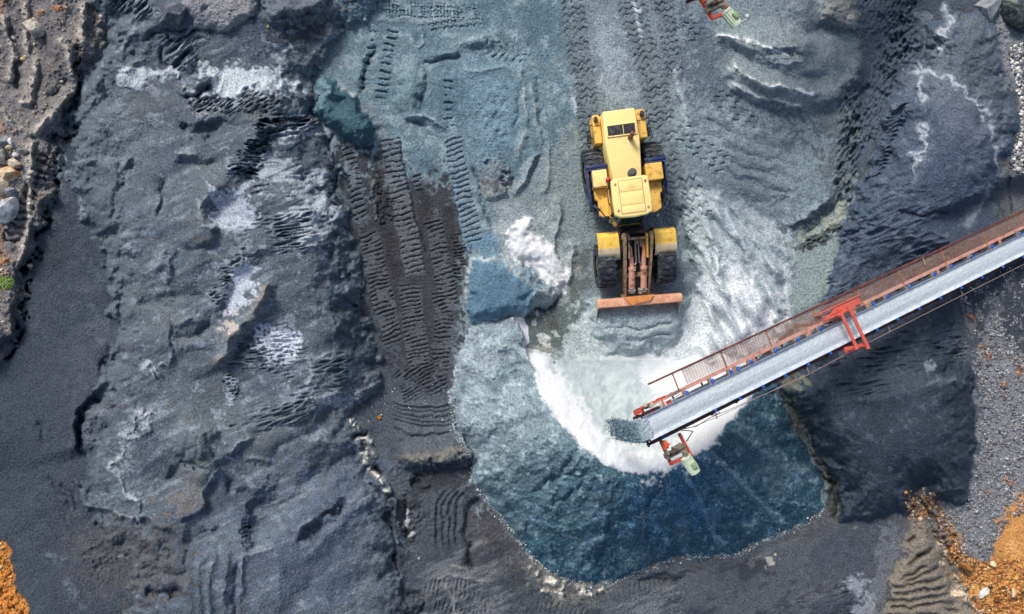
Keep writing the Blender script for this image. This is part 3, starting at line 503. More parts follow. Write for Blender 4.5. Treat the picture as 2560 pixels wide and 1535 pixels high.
area([(1990, -60), (2060, -60), (2056, 60), (2000, 120), (1960, 60)], (104, 116, 124), 0.6, 24, tex=N_CL2); mound(2040, 30, 90, 60, 0, 0.5); mound(2100, 36, 56, 44, 0, 0.55, 2.6, rgb=(138, 138, 134), a=0.7); mound(2130, 48, 20, 22, 0, 0.25, rgb=(176, 172, 164), a=0.8); lumps([(2080, 0), (2140, 0), (2140, 60), (2080, 60)], 14, 0.12, 14, seed=42)
MUD = [(2140, -60), (2330, -60), (2290, 60), (2340, 120), (2262, 180), (2230, 260), (2200, 330), (2140, 420), (2100, 400), (2090, 300), (2130, 200), (2160, 110)]
area(MUD, (80, 92, 106), 0.97, 14, tex=N_CL2, tk=0.4); lumps(MUD, 16, 0.12, 24, seed=43); folds(MUD, -70, 18, 0.12, 24, seed=44, ratio=2.2)
paint(*(lambda wd: (wd[0], ss(0.5, 1.5, N_VEIN[wd[0]]) * ss(0, 20, wd[1]), (132, 142, 154), 0.6))(poly([(2240, -40), (2360, -40), (2380, 30), (2330, 120), (2240, 150), (2270, 60)])))
# valley between heaps
VAL = [(2170, 200), (2150, 280), (2118, 380), (2104, 460), (2092, 512), (2060, 548), (2000, 604)]
area([(2050, 270), (2130, 280), (2130, 380), (2100, 460), (2060, 440), (2070, 340)], (110, 120, 120), 0.8, 16, tex=N_CL2)
ridge(VAL, -0.35, 14, 16, 40, 4); folds([(2090, 270), (2160, 280), (2140, 480), (2090, 520), (2080, 400)], -62, 18, 0.2, 18, seed=45, ratio=3)
area([(1966, 566), (2040, 516), (2096, 470), (2120, 478), (2116, 520), (2060, 566), (1980, 600)], (86, 96, 104), 0.85, 10, tex=N_CL2); ridge([(1966, 568), (2030, 528), (2090, 480)], 0.2, 10, 14, 20)
area([(1985, 596), (2050, 560), (2112, 508), (2104, 556), (2060, 590), (1990, 622)], (154, 160, 148), 0.9, 10, tex=N_CL2); area([(1985, 622), (2040, 600), (2096, 580), (2094, 640), (2070, 710), (2020, 770), (1970, 776), (1990, 700)], (140, 156, 154), 0.95, 8, tex=N_CL2, tk=0.3)
area([(1990, 620), (2030, 588), (2090, 556), (2104, 566), (2060, 606), (2000, 630)], (72, 78, 80), 0.85, 7, tex=N_CL2, tk=0.8); folds([(1990, 622), (2050, 580), (2104, 556), (2090, 590), (2020, 626)], -35, 11, 0.16, 8, seed=46, ratio=2.5)
URH = [(2316, 56), (2380, 34), (2450, 30), (2490, 58), (2506, 110), (2516, 180), (2532, 240), (2542, 290), (2536, 350), (2522, 420), (2506, 490), (2492, 556), (2440, 640), (2330, 690), (2200, 730), (2064, 770), (2058, 730), (2078, 680), (2094, 610), (2116, 550), (2140, 470), (2180, 390), (2206, 300), (2222, 230), (2260, 180), (2310, 130)]
w, d = poly(URH, pad=40, warp=6); LAB[w] = np.where(d > 0, 2, LAB[w]); paint(w, ss(-4, 6, d), (76, 90, 107), 1.0); paint(w, ss(0.3, 1.7, N_CL3[w]) * ss(0, 30, d), (98, 108, 122), 0.8); paint(w, ss(0.8, 2, N_VEIN[w]) * ss(0, 20, d), (116, 127, 142), 0.5)
q = ss(770, 380, VG[w]) * 0.65 + 0.35; Z[w] += q * 1.5 * (1 - (1 - np.clip(d / 150, 0, 1)) ** 2) + 0.08 * N_BIG[w] * ss(0, 80, d) + 0.025 * N_MID[w] * ss(0, 30, d)
area([(2330, 70), (2480, 60), (2510, 200), (2500, 330), (2470, 280), (2400, 220), (2340, 170)], (92, 100, 108), 0.8, 30, tex=N_CL2)
for pts, a_, c in (([(2262, 176), (2300, 170), (2336, 184), (2370, 206), (2410, 228), (2440, 260), (2472, 286), (2482, 330), (2488, 390), (2494, 440)], 0.8, 7), ([(2292, 176), (2296, 230), (2308, 276)], 0.7, 7), ([(2288, 300), (2310, 340), (2318, 370), (2290, 400), (2296, 440)], 0.7, 7), ([(2350, 20), (2380, 40), (2360, 90), (2340, 140)], 0.7, 10), ([(2400, 560), (2450, 520), (2490, 460)], 0.4, 10)):
    w, dd, sl, L = line(pts, 40, 7); k = taper(sl, L, 25); Z[w] += 0.07 * k * np.exp(-(dd / 8) ** 2); paint(w, k * np.exp(-(dd / c) ** 2) * np.clip(0.9 + 0.4 * N_CL2[w], 0, 1), (182, 190, 200), min(1, a_ * 1.3)); paint(w, k * np.exp(-((dd + 8) / 16) ** 2) * ss(-0.2, 1.2, N_CL2[w]), (140, 150, 162), a_ * 0.6)
for i in range(15):
    x, y = 2250 - i * 5.0, 262 + i * 12
    ridge([(x + 26, y - 8), (x + 4, y + 4), (x - 24, y + 22 - i * 0.5)], 0.22, 4, 6, 14, 4); ridge([(x + 26, y - 1), (x + 4, y + 11), (x - 24, y + 28)], -0.22, 4, 5, 12, 4)
ridge([(2230, 250), (2190, 350), (2160, 430), (2130, 520)], 0.14, 10, 22, 40)
ridge([(2244, 522), (2300, 538), (2380, 536)], -0.18, 5, 7, 18, rgb=(48, 54, 62), a=0.6); folds([(2120, 480), (2240, 440), (2480, 480), (2440, 620), (2100, 740)], -16, 26, 0.10, 50, seed=47, ratio=3); folds([(2060, 690), (2140, 640), (2200, 690), (2070, 790)], -20, 13, 0.12, 16, seed=48, ratio=4)
lumps([(2080, 540), (2140, 530), (2160, 620), (2090, 640)], 12, 0.10, 15, seed=49)
# east strip of chippings
EST = [(2490, 40), (2620, 30), (2760, 100), (2760, 560), (2540, 560), (2540, 420), (2552, 300), (2530, 200)]
area(EST, (142, 144, 146), 0.9, 9, tex=N_CL2, tk=0.3); lumps(EST, 9, 0.05, 15, seed=50)
area([(2490, 60), (2560, 62), (2556, 150), (2520, 200)], (124, 128, 132), 0.8, 10, tex=N_CL2); area([(2500, 420), (2560, 410), (2640, 600), (2510, 600)], (100, 102, 104), 0.9, 12, tex=N_CL2); ridge([(2515, 440), (2524, 500), (2530, 540)], -0.2, 5, 6, 12, rgb=(40, 42, 46), a=0.8)
area([(2380, 680), (2620, 560), (2760, 560), (2760, 900), (2520, 900), (2430, 860)], (66, 70, 76), 0.97, 24, tex=N_CL2, tk=0.6)
ESL = [(2436, 900), (2480, 800), (2560, 860), (2760, 880), (2760, 1240), (2540, 1290), (2470, 1400), (2410, 1390), (2330, 1330), (2330, 1270), (2400, 1270), (2440, 1180), (2448, 1000)]
area(ESL, (128, 130, 134), 0.95, 18, tex=N_CL2, tk=0.6); lumps(ESL, 8, 0.03, 15, seed=51)
area([(2460, 700), (2500, 760), (2500, 900), (2450, 960), (2440, 860)], (116, 118, 122), 0.6, 30, tex=N_CL2, tk=1.2)
ORG = [(2356, 1320), (2400, 1330), (2420, 1390), (2470, 1404), (2500, 1340), (2490, 1300), (2534, 1246), (2600, 1220), (2760, 1200), (2760, 1760), (2470, 1760), (2460, 1540), (2424, 1490), (2392, 1440), (2372, 1390)]
area(ORG, (198, 142, 82), 0.97, 10, tex=N_CL2, tk=0.7); w, d = poly(ORG, pad=10); paint(w, ss(0.3, 1.6, N_CL2[w]) * ss(0, 12, d), (146, 98, 56), 0.8); paint(w, ss(0.5, 1.8, -N_COL[w]) * ss(0, 12, d), (216, 166, 104), 0.8)
lumps([(2360, 1340), (2420, 1400), (2560, 1400), (2760, 1400), (2760, 1760), (2470, 1700), (2400, 1440)], 10, 0.10, 15, seed=52)
area([(2512, 1300), (2580, 1270), (2640, 1380), (2540, 1380)], (206, 150, 90), 0.7, 20, tex=N_CL2)
for x, y, r in ((2320, 1262, 16), (2424, 790, 13), (2466, 870, 12), (2470, 890, 9), (2512, 962, 10), (2545, 905, 9), (2514, 1190, 11), (2524, 1205, 9), (2300, 1275, 14), (2350, 1290, 16), (2488, 1296, 10), (2478, 1230, 8), (2556, 930, 12)): mound(x, y, r, r * 0.8, 30, 0.09, rgb=(170, 112, 62), a=0.8)
# orange corner south-west
SWO = [(-100, 1320), (0, 1345), (22, 1400), (32, 1456), (62, 1504), (76, 1560), (60, 1760), (-260, 1760), (-260, 1300)]
area(SWO, (196, 130, 62), 1.0, 6, tex=N_CL2, tk=0.4); lumps(SWO, 12, 0.10, 10, seed=53); w, d = poly(SWO); paint(w, ss(0, 1.5, N_COL[w]) * ss(0, 10, d) * ss(1440, 1500, VG[w]), (190, 170, 140), 0.8)
# lower-right: ribbed bank, fines
LRF = [(2080, 1300), (2200, 1300), (2260, 1300), (2220, 1400), (2190, 1490), (2150, 1760), (2000, 1760), (2030, 1440), (2040, 1340)]
area([(1440, 1480), (1700, 1410), (1900, 1360), (2060, 1290), (2100, 1320), (2060, 1420), (2040, 1760), (1440, 1760)], (88, 93, 99), 0.9, 24, tex=N_CL2); area(LRF, (78, 82, 90), 0.9, 20, tex=N_CL2)
area([(1980, 1310), (2070, 1250), (2100, 1210), (2110, 1270), (2060, 1330), (1990, 1360)], (92, 92, 92), 0.8, 12, tex=N_CL2)
area([(1880, 1400), (1910, 1398), (1946, 1402), (1920, 1412)], (190, 184, 172), 0.9, 6, tex=N_CL2)
mound(2070, 1500, 74, 52, -10, 0.30, 2.6); folds([(2010, 1470), (2130, 1450), (2130, 1560), (2010, 1560)], -8, 14, 0.10, 16, seed=54, ratio=5); area([(2110, 1456), (2160, 1450), (2182, 1500), (2176, 1560), (2140, 1540), (2140, 1490)], (150, 156, 164), 0.8, 12, tex=N_CL2, tk=0.8)
area([(2230, 1310), (2270, 1340), (2250, 1420), (2210, 1480), (2180, 1560), (2150, 1560), (2180, 1440)], (120, 124, 128), 0.6, 20, tex=N_CL2, tk=0.8)
RIB = [(2296, 1268), (2320, 1296), (2344, 1330), (2368, 1390), (2390, 1450), (2424, 1500), (2470, 1560), (2480, 1760), (2190, 1760), (2216, 1500), (2226, 1450), (2256, 1380), (2270, 1330), (2280, 1290)]
w, d = raise_(RIB, 0.5, 60); area(RIB, (128, 121, 110), 0.97, 10, tex=N_CL2, tk=0.5)
for pts in ([(2226, 1464), (2290, 1466), (2330, 1452), (2364, 1438)], [(2226, 1483), (2290, 1480), (2330, 1472), (2368, 1466)], [(2212, 1504), (2280, 1500), (2330, 1490), (2376, 1486)], [(2220, 1520), (2290, 1516), (2340, 1508), (2392, 1506)], [(2250, 1450), (2290, 1430), (2320, 1414)], [(2256, 1460), (2300, 1444), (2330, 1426), (2356, 1416)], [(2266, 1418), (2290, 1396), (2320, 1372)], [(2262, 1356), (2282, 1344), (2292, 1338)], [(2284, 1400), (2310, 1382), (2336, 1366)], [(2364, 1522), (2384, 1520), (2404, 1532)], [(2206, 1542), (2300, 1540), (2380, 1550)], [(2204, 1562), (2300, 1560), (2400, 1570)]):
    ridge(pts, -0.24, 3.5, 5, 14, 2.5, rgb=(58, 54, 52), a=0.75, cw=3)
area([(2300, 1250), (2330, 1290), (2400, 1370), (2424, 1420), (2380, 1440), (2366, 1390), (2340, 1330), (2290, 1290)], (112, 92, 72), 0.7, 12, tex=N_CL2, tk=0.8)
scarp([(2300, 1228), (2318, 1268), (2340, 1320), (2352, 1350), (2372, 1390), (2366, 1424), (2384, 1470), (2410, 1510), (2450, 1545)], -0.35, 40, 12, 20, 5)
for (a, b, c) in (((2300, 1218), (2316, 1244), 5), ((2318, 1262), (2334, 1268), 6), ((2330, 1300), (2346, 1328), 7), ((2344, 1332), (2362, 1340), 9), ((2345, 1345), (2354, 1370), 6), ((2355, 1370), (2372, 1404), 6), ((2354, 1412), (2364, 1424), 5), ((2374, 1436), (2398, 1456), 6), ((2398, 1460), (2414, 1484), 6), ((2380, 1478), (2420, 1504), 7), ((2418, 1502), (2462, 1548), 9)):
    ridge([a, ((a[0] + b[0]) / 2 + 2, (a[1] + b[1]) / 2 - 2), b], 0.22, c, c, 8, 5, rgb=(222, 200, 172), a=1.0, cw=c)
lumps([(2296, 1230), (2340, 1270), (2420, 1390), (2420, 1440), (2370, 1420), (2330, 1330)], 13, 0.18, 10, seed=55)
area([(2280, 1250), (2304, 1220), (2320, 1260), (2300, 1296), (2270, 1292)], (122, 104, 90), 0.8, 8, tex=N_CL2, tk=0.6)
mound(2412, 1412, 24, 22, 20, 0.35, 3, rgb=(120, 96, 60), a=0.7)

# --- south lane between the stockpile and the heap
SLN = [(975, 1228), (1040, 1190), (1110, 1140), (1190, 1130), (1240, 1300), (1330, 1410), (1450, 1480), (1440, 1760), (1010, 1760), (1000, 1400)]
area(SLN, (76, 81, 87), 0.95, 30, tex=N_CL2); area([(1170, 1290), (1230, 1270), (1310, 1380), (1290, 1440), (1190, 1400)], (76, 76, 78), 0.8, 24, tex=N_CL2)
w, d = poly([(960, 1220), (1180, 1130), (1240, 1300), (1480, 1480), (1900, 1360), (2050, 1290), (2100, 1760), (960, 1760)], pad=30); k = ss(0, 40, d); paint(w, k * ss(0.2, 1.7, N_COL[w] + 0.4 * N_STR[w]), (62, 66, 71), 0.8); paint(w, k * ss(0.4, 1.9, N_CL3[w] * 0.6 - 0.7 * N_STR[w]), (116, 119, 122), 0.7); Z[w] += k * 0.03 * N_DUN[w]; lumps([(1000, 1240), (1180, 1200), (1300, 1400), (1480, 1500), (1400, 1700), (1000, 1700)], 16, 0.05, 40, seed=77)
w, dd, sl, L = line([(1190, 1120), (1176, 1132), (1110, 1144), (1072, 1150), (1030, 1150), (990, 1150)], 320, 4); k = taper(sl, L, 30)
Z[w] += 0.9 * k * ss(-34, 2, dd) * np.exp(-np.maximum(dd - 6, 0) / 60); paint(w, k * np.exp(-((dd - 8) / 10) ** 2), (128, 124, 114), 0.6)
area([(1070, 1160), (1174, 1140), (1170, 1180), (1110, 1230), (1030, 1240), (1020, 1220), (1050, 1180)], (58, 60, 64), 0.85, 12, tex=N_CL2); lumps([(980, 1150), (1090, 1150), (1110, 1180), (1040, 1220), (980, 1200)], 13, 0.12, 16, seed=60)
for i in range(5): mound(1048 + i * 17, 1162 - i * 2, 7, 7, 0, -0.22)
ridge([(1025, 1220), (1045, 1200), (1050, 1180)], -0.3, 6, 6, 10, rgb=(40, 42, 46), a=0.8); ridge([(1020, 1216), (1060, 1212), (1080, 1208)], 0.14, 5, 5, 10)
for k_ in range(6):
    o = k_ * 11 + (12 if k_ == 5 else 0)
    ridge([(975, 1006 + o * 0.9), (1020, 1016 + o), (1060, 1022 + o), (1100, 1020 + o), (1140, 1012 + o * 0.95)], -0.09, 3, 5, 25, 2, rgb=(56, 58, 62), a=0.5, cw=3); ridge([(975, 1000 + o * 0.9), (1020, 1010 + o), (1060, 1016 + o), (1100, 1014 + o), (1140, 1006 + o * 0.95)], 0.06, 5, 4, 25, 2)
for (a, b, c) in (((874, 1046), (884, 1062), 6), ((884, 1062), (904, 1084), 7), ((898, 1096), (908, 1110), 8), ((908, 1094), (932, 1112), 8), ((900, 1108), (912, 1130), 6), ((914, 1124), (936, 1146), 7), ((910, 1130), (924, 1162), 6), ((924, 1162), (936, 1166), 7), ((934, 1168), (950, 1190), 5), ((948, 1188), (962, 1208), 6), ((958, 1218), (976, 1230), 7)):
    ridge([a, ((a[0] + b[0]) / 2 - 2, (a[1] + b[1]) / 2 + 2), b], 0.20, c, c, 7, 4, rgb=(222, 218, 210), a=1.0, cw=c * 1.1)
for pts in ([(880, 1096), (905, 1088), (920, 1090)], [(924, 1210), (945, 1225), (975, 1238)], [(938, 1150), (946, 1170), (956, 1186)]): ridge(pts, -0.28, 5, 5, 8, rgb=(40, 42, 46), a=0.9)
ridge([(986, 1236), (988, 1320), (1000, 1400), (1010, 1470)], 0.22, 8, 8, 30); ridge([(978, 1240), (982, 1330), (996, 1420)], -0.25, 5, 6, 20, rgb=(54, 56, 60), a=0.7); ridge([(1010, 1240), (1016, 1290), (1024, 1350), (1040, 1380)], -0.25, 12, 12, 25, rgb=(56, 56, 58), a=0.7)
for x, y, rx, ry in ((1024, 1290, 7, 18), (1030, 1338, 6, 12), (1055, 1395, 8, 7)): mound(x, y, rx, ry, 12, 0.2, rgb=(176, 178, 180), a=0.9)
lumps([(1000, 1230), (1060, 1220), (1050, 1380), (1000, 1380)], 12, 0.10, 14, seed=61)
for i, x in enumerate((1082, 1098, 1114, 1130)): ridge([(x + 40, 1206), (x + 10, 1250), (x + 2, 1310), (x + 8, 1380)], 0.10, 6, 6, 30, 2); ridge([(x + 48, 1210), (x + 18, 1254), (x + 10, 1310), (x + 16, 1380)], -0.09, 4, 5, 30, 2)
scarp([(1182, 1380), (1164, 1340), (1166, 1290), (1190, 1262), (1210, 1250)], -0.35, 40, 10, 15); ridge([(1176, 1360), (1172, 1400), (1190, 1420)], -0.25, 6, 7, 12, rgb=(44, 44, 48), a=0.8); lumps([(1165, 1350), (1200, 1360), (1200, 1420), (1165, 1410)], 12, 0.16, 10, seed=62)
area([(1330, 1400), (1380, 1430), (1450, 1470), (1530, 1462), (1520, 1490), (1400, 1510), (1340, 1470)], (120, 118, 112), 0.7, 12, tex=N_CL2)
for (a, b, c) in (((1326, 1378), (1336, 1410), 5), ((1334, 1412), (1340, 1440), 6), ((1340, 1445), (1352, 1470), 7), ((1350, 1470), (1374, 1490), 7), ((1374, 1484), (1396, 1480), 6), ((1396, 1482), (1416, 1498), 6), ((1446, 1466), (1470, 1474), 7), ((1470, 1474), (1486, 1492), 7), ((1490, 1484), (1516, 1470), 6), ((1396, 1462), (1408, 1476), 6), ((1380, 1440), (1366, 1460), 8)):
    ridge([a, ((a[0] + b[0]) / 2 + 2, (a[1] + b[1]) / 2 + 3), b], 0.18, c, c, 7, 4, rgb=(222, 217, 206), a=1.0, cw=c * 1.0)
lumps([(1330, 1400), (1390, 1440), (1520, 1470), (1480, 1500), (1390, 1500), (1340, 1470)], 13, 0.12, 12, seed=63)
track([(1050, 1460), (1130, 1470), (1210, 1480)], 50, 11, 0.08, 'bar'); track([(1050, 1510), (1140, 1520), (1230, 1540)], 40, 11, 0.08, 'bar'); track([(1470, 1500), (1590, 1472), (1700, 1456)], 36, 13, 0.07, 'bar'); track([(1520, 1530), (1620, 1500), (1720, 1490)], 36, 14, 0.07, 'hook'); track([(1330, 1500), (1420, 1530), (1500, 1560)], 40, 12, 0.07, 'bar')
ridge([(1060, 1445), (1150, 1440), (1240, 1460)], 0.10, 6, 8, 20, rgb=(136, 136, 134), a=0.5); ridge([(1590, 1456), (1660, 1450), (1700, 1458)], -0.3, 7, 9, 20); mound(1040, 1510, 50, 30, 0, 0.25); ridge([(1010, 1500), (1040, 1480), (1060, 1500), (1050, 1540)], -0.2, 6, 6, 15)
ridge([(1110, 1450), (1130, 1500), (1150, 1550)], 0.12, 7, 8, 15, rgb=(150, 152, 154), a=0.6); ridge([(1660, 1500), (1740, 1540), (1800, 1560)], -0.3, 16, 22, 30); mound(1690, 1440, 60, 14, -6, -0.25)
mound(1150, 1410, 30, 14, 0, 0.1, rgb=(140, 140, 138), a=0.5)

# --- small dumps and the dust mound west of the loader
SBH = [(776, 236), (788, 206), (806, 186), (846, 208), (872, 222), (900, 256), (922, 296), (934, 330), (920, 356), (890, 366), (850, 344), (820, 318), (790, 292)]
w, d = raise_(SBH, 1.0, 42, lab=5, warp=4); area(SBH, (66, 94, 106), 0.97, 6, tex=N_CL2, tk=0.3); mound(846, 258, 50, 34, 20, -0.2); area([(776, 236), (790, 204), (812, 196), (808, 240), (800, 280)], (118, 144, 154), 0.7, 12, tex=N_CL2); scarp([(930, 340), (880, 250), (856, 228), (812, 240)], 0.35, 30, 14, 15); ridge([(840, 214), (868, 222), (890, 246)], 0.12, 5, 6, 10, rgb=(196, 202, 204), a=0.8, cw=5)
BMD = [(1170, 656), (1185, 642), (1220, 640), (1246, 632), (1290, 648), (1330, 668), (1372, 690), (1394, 706), (1392, 736), (1372, 768), (1340, 780), (1316, 796), (1300, 798), (1240, 802), (1192, 806), (1172, 780), (1162, 730)]
w, d = raise_(BMD, 0.9, 45, lab=6, warp=4); area(BMD, (92, 122, 140), 0.97, 6, tex=N_CL2, tk=0.3); ridge([(1172, 760), (1164, 720), (1174, 664), (1186, 648), (1220, 652), (1246, 636)], 0.1, 6, 6, 15, rgb=(196, 206, 206), a=0.8, cw=5)
scarp([(1300, 750), (1290, 724), (1302, 690), (1330, 676)], 0.35, 40, 14, 12); ridge([(1312, 796), (1318, 768), (1334, 740), (1356, 722)], 0.2, 7, 7, 12, rgb=(182, 196, 196), a=0.85, cw=7); area([(1330, 760), (1350, 724), (1390, 720), (1386, 750), (1360, 772), (1330, 778)], (134, 148, 146), 0.85, 8, tex=N_CL2); ridge([(1190, 804), (1240, 800), (1290, 800), (1312, 794)], 0.10, 6, 8, 12, rgb=(176, 192, 194), a=0.8, cw=7)
area([(1192, 590), (1236, 575), (1248, 610), (1240, 640), (1194, 636)], (106, 136, 154), 0.9, 8, tex=N_CL2)
WET = [(1318, 800), (1340, 776), (1380, 752), (1410, 700), (1440, 640), (1470, 620), (1476, 720), (1450, 780), (1440, 840), (1420, 880), (1370, 876), (1320, 864), (1316, 830)]
area(WET, (98, 106, 104), 0.95, 10, tex=N_CL2, tk=0.4); w, d = poly(WET); paint(w, ss(0.6, 1.3, N_VEIN[w]) * ss(0, 10, d) * ss(740, 790, VG[w]), (196, 200, 196), 0.9); paint(w, ss(0.6, 1.6, N_COL[w]) * ss(0, 10, d), (78, 72, 66), 0.6); ridge([(1316, 800), (1330, 776), (1368, 770), (1394, 740), (1404, 700)], -0.25, 5, 6, 12, rgb=(60, 66, 66), a=0.8)
area([(1314, 858), (1340, 864), (1380, 874), (1414, 890), (1420, 904), (1370, 884), (1350, 890), (1320, 876)], (150, 150, 144), 0.9, 5, tex=N_CL2, tk=0.3)
DST = [(1270, 580), (1276, 560), (1300, 550), (1330, 554), (1344, 584), (1370, 604), (1392, 622), (1412, 650), (1416, 684), (1404, 718), (1394, 730), (1376, 704), (1350, 690), (1322, 664), (1290, 652), (1272, 624)]
w, d = poly(DST, pad=60); paint(w, ss(-50, 5, d + 14 * N_VEIN[w]), (176, 184, 184), 0.6); w, d = raise_(DST, 0.35, 40, lab=7, warp=6); area(DST, (218, 220, 222), 0.98, 11, tex=N_CL2, tk=0.6); lumps(DST, 20, 0.05, 14, seed=64); w, d = poly(DST); GR[w] *= 1 - 0.6 * ss(-2, 4, d)
area([(1330, 560), (1400, 600), (1410, 640), (1370, 600)], (136, 150, 146), 0.7, 10, tex=N_CL2); ridge([(1432, 600), (1434, 640), (1424, 690), (1412, 720)], 0.25, 6, 8, 15, rgb=(172, 182, 176), a=0.7); mound(1392, 636, 7, 5, 0, -0.12, rgb=(96, 90, 90), a=0.8)

area([(1400, 910), (1430, 850), (1446, 790), (1474, 760), (1600, 760), (1722, 746), (1770, 690), (1840, 690), (1830, 800), (1840, 960), (1600, 990), (1430, 960)], (206, 212, 214), 0.9, 22, tex=N_VEIN, tk=0.35)
# --- the crescent heap under the conveyor head
HEAP = [(1174, 818), (1192, 802), (1240, 800), (1290, 802), (1314, 798), (1318, 840), (1318, 868), (1360, 884), (1420, 900), (1560, 880), (1700, 890), (1860, 900), (1960, 900), (1950, 985), (1985, 1050), (2012, 1110), (2040, 1170), (2056, 1220), (2064, 1262), (2044, 1284), (2000, 1312), (1904, 1352), (1830, 1386), (1760, 1396), (1690, 1398), (1620, 1424), (1560, 1442), (1480, 1464), (1420, 1446), (1378, 1430), (1332, 1394), (1292, 1342), (1252, 1300), (1216, 1252), (1178, 1196), (1180, 1132), (1142, 1084), (1132, 1040), (1130, 980), (1142, 900), (1158, 860)]
CREST = [(1316, 872), (1328, 910), (1346, 962), (1384, 1034), (1430, 1088), (1480, 1138), (1530, 1166), (1590, 1178), (1660, 1172), (1724, 1146), (1780, 1108), (1830, 1050), (1876, 990), (1900, 930), (1900, 700), (1316, 700)]
w, dO = poly(HEAP, pad=60, warp=5, cs=6); _, dCr = poly(CREST, pad=10, warp=3, cs=6)
full = np.full((NV, NU), -900.0); wc, dC = poly(CREST, pad=400, warp=3, cs=6); full[wc] = dC; dC = full[w]
Hc = 1.1 + 2.9 * ss(880, 1150, VG[w]) - 0.9 * ss(1760, 1960, UG[w])
out = np.clip(dO, 0, None) / (np.clip(dO, 0, None) + np.clip(-dC, 0, None) + 1e-6); out = Hc * (1 - (1 - out) ** 1.35)
inn = Hc * (1 - ss(0, 1, dC / 230) * (1 - 0.10))
inn = np.where(VG[w] < 900, inn * ss(860, 920, VG[w]), inn)
hz = np.where(dC <= 0, out, np.maximum(inn, 0)) * ss(0, 6, dO)
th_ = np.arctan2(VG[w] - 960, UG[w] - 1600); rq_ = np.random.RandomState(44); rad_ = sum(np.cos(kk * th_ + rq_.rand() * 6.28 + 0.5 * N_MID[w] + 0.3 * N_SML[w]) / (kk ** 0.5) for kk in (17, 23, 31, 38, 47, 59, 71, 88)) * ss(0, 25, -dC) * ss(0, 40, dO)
hz = hz + 0.05 * rad_ + (0.10 * N_BIG[w] + 0.05 * N_MID[w] + 0.02 * N_SML[w]) * ss(0, 60, dO) * ss(0, 40, -dC) + 0.05 * N_BIG[w] * ss(0, 60, dC) * (dO > 0)
fl = np.where(dO > 0, 1.0, 0.0)
Z[w] = Z[w] * (1 - ss(0, 40, dO)) + hz
LAB[w] = np.where(dO > 0, 1, LAB[w])
C0 = C[w].copy(); G0 = GR[w].copy(); g = ss(1240, 1640, UG[w] * 0.45 + VG[w] * 0.75)
base = lin((136, 151, 158)) * (1 - g[..., None]) + lin((60, 92, 106)) * g[..., None]  # lit-to-shaded falloff put into the colour: pale west flank, dark south
m = ss(-3, 4, dO)[..., None]; C[w] = C[w] * (1 - m) + base * m
paint(w, ss(0.2, 1.7, N_VEIN[w] * 0.7 + N_CL2[w] * 0.5 + 0.5 - 0.9 * g) * ss(0, 20, dO), (170, 188, 192), 0.75)
paint(w, ss(0.2, 1.8, N_COL[w] - 0.1) * ss(0, 20, dO), (88, 110, 118), 0.6)
bp_ = ss(170, 40, np.sqrt(((UG[w] - 1690) / 1.3) ** 2 + (VG[w] - 1260) ** 2)); paint(w, ss(-0.2, 2.6, 0.7 * N_VEIN[w] + 0.5 * N_FIN[w] + 1.5 * bp_ - 0.5) * ss(0, 20, dO) * g, (56, 106, 146), 0.85); paint(w, ss(0.4, 2.2, N_VEIN[w] + 0.6 * N_FIN[w]) * ss(0, 20, dO) * g, (92, 124, 142), 0.5)
paint(w, ss(1.2, 2.0, N_FIN[w]) * ss(0, 10, dO), (150, 172, 184), 0.22)
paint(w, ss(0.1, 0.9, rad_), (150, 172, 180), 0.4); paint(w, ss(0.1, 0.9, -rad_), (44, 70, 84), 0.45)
paint(w, ss(8, 0, dO) * (dO > 0) * ss(0.0, 1.2, N_CL2[w]), (190, 206, 206), 0.6)
white = ss(-7, 5, dC + 2 * N_CL2[w]) * (dO > -2)
paint(w, white, (220, 223, 226), 1.0); GR[w] *= 1 - 0.75 * white
paint(w, white * ss(1560, 1420, UG[w] - 0.5 * (VG[w] - 1000)) * ss(1150, 1040, VG[w]) * 0.0, (255, 255, 255), 1.0)
fd_ = np.where(dC > 0, np.maximum(ss(872, 945, VG[w] + 10 * N_CL2[w]), ss(1400, 1350, UG[w])), 1.0)[..., None]; C[w] = C0 * (1 - fd_) + C[w] * fd_
area([(1390, 900), (1440, 850), (1560, 880), (1620, 905), (1604, 950), (1660, 1000), (1720, 1060), (1700, 1110), (1600, 1136), (1540, 1112), (1490, 1060), (1440, 990)], (178, 191, 192), 0.95, 22, tex=N_CL2, tk=0.3); area([(1500, 930), (1560, 910), (1580, 970), (1540, 1060), (1500, 1040)], (196, 206, 206), 0.7, 20, tex=N_VEIN)
area([(1520, 1110), (1560, 1100), (1640, 1130), (1760, 1090), (1720, 1150), (1650, 1172), (1580, 1172)], (212, 218, 220), 0.7, 20, tex=N_CL2)
for pts in ([(1322, 1240), (1400, 1180), (1460, 1120)], [(1360, 1290), (1440, 1220), (1500, 1160)], [(1330, 1230), (1380, 1200), (1490, 1180)], [(1580, 1300), (1640, 1240), (1660, 1180)]): ridge(pts, -0.22, 7, 9, 40, 5)
for pts in ([(1310, 920), (1330, 980), (1360, 1040)], [(1240, 840), (1290, 870), (1310, 890)], [(1220, 1140), (1300, 1290), (1340, 1320)], [(1720, 1160), (1740, 1260), (1760, 1360)]): ridge(pts, 0.16, 12, 16, 40, 5)
ridge([(1318, 880), (1350, 964), (1386, 1036), (1432, 1090)], 0.05, 5, 5, 20)
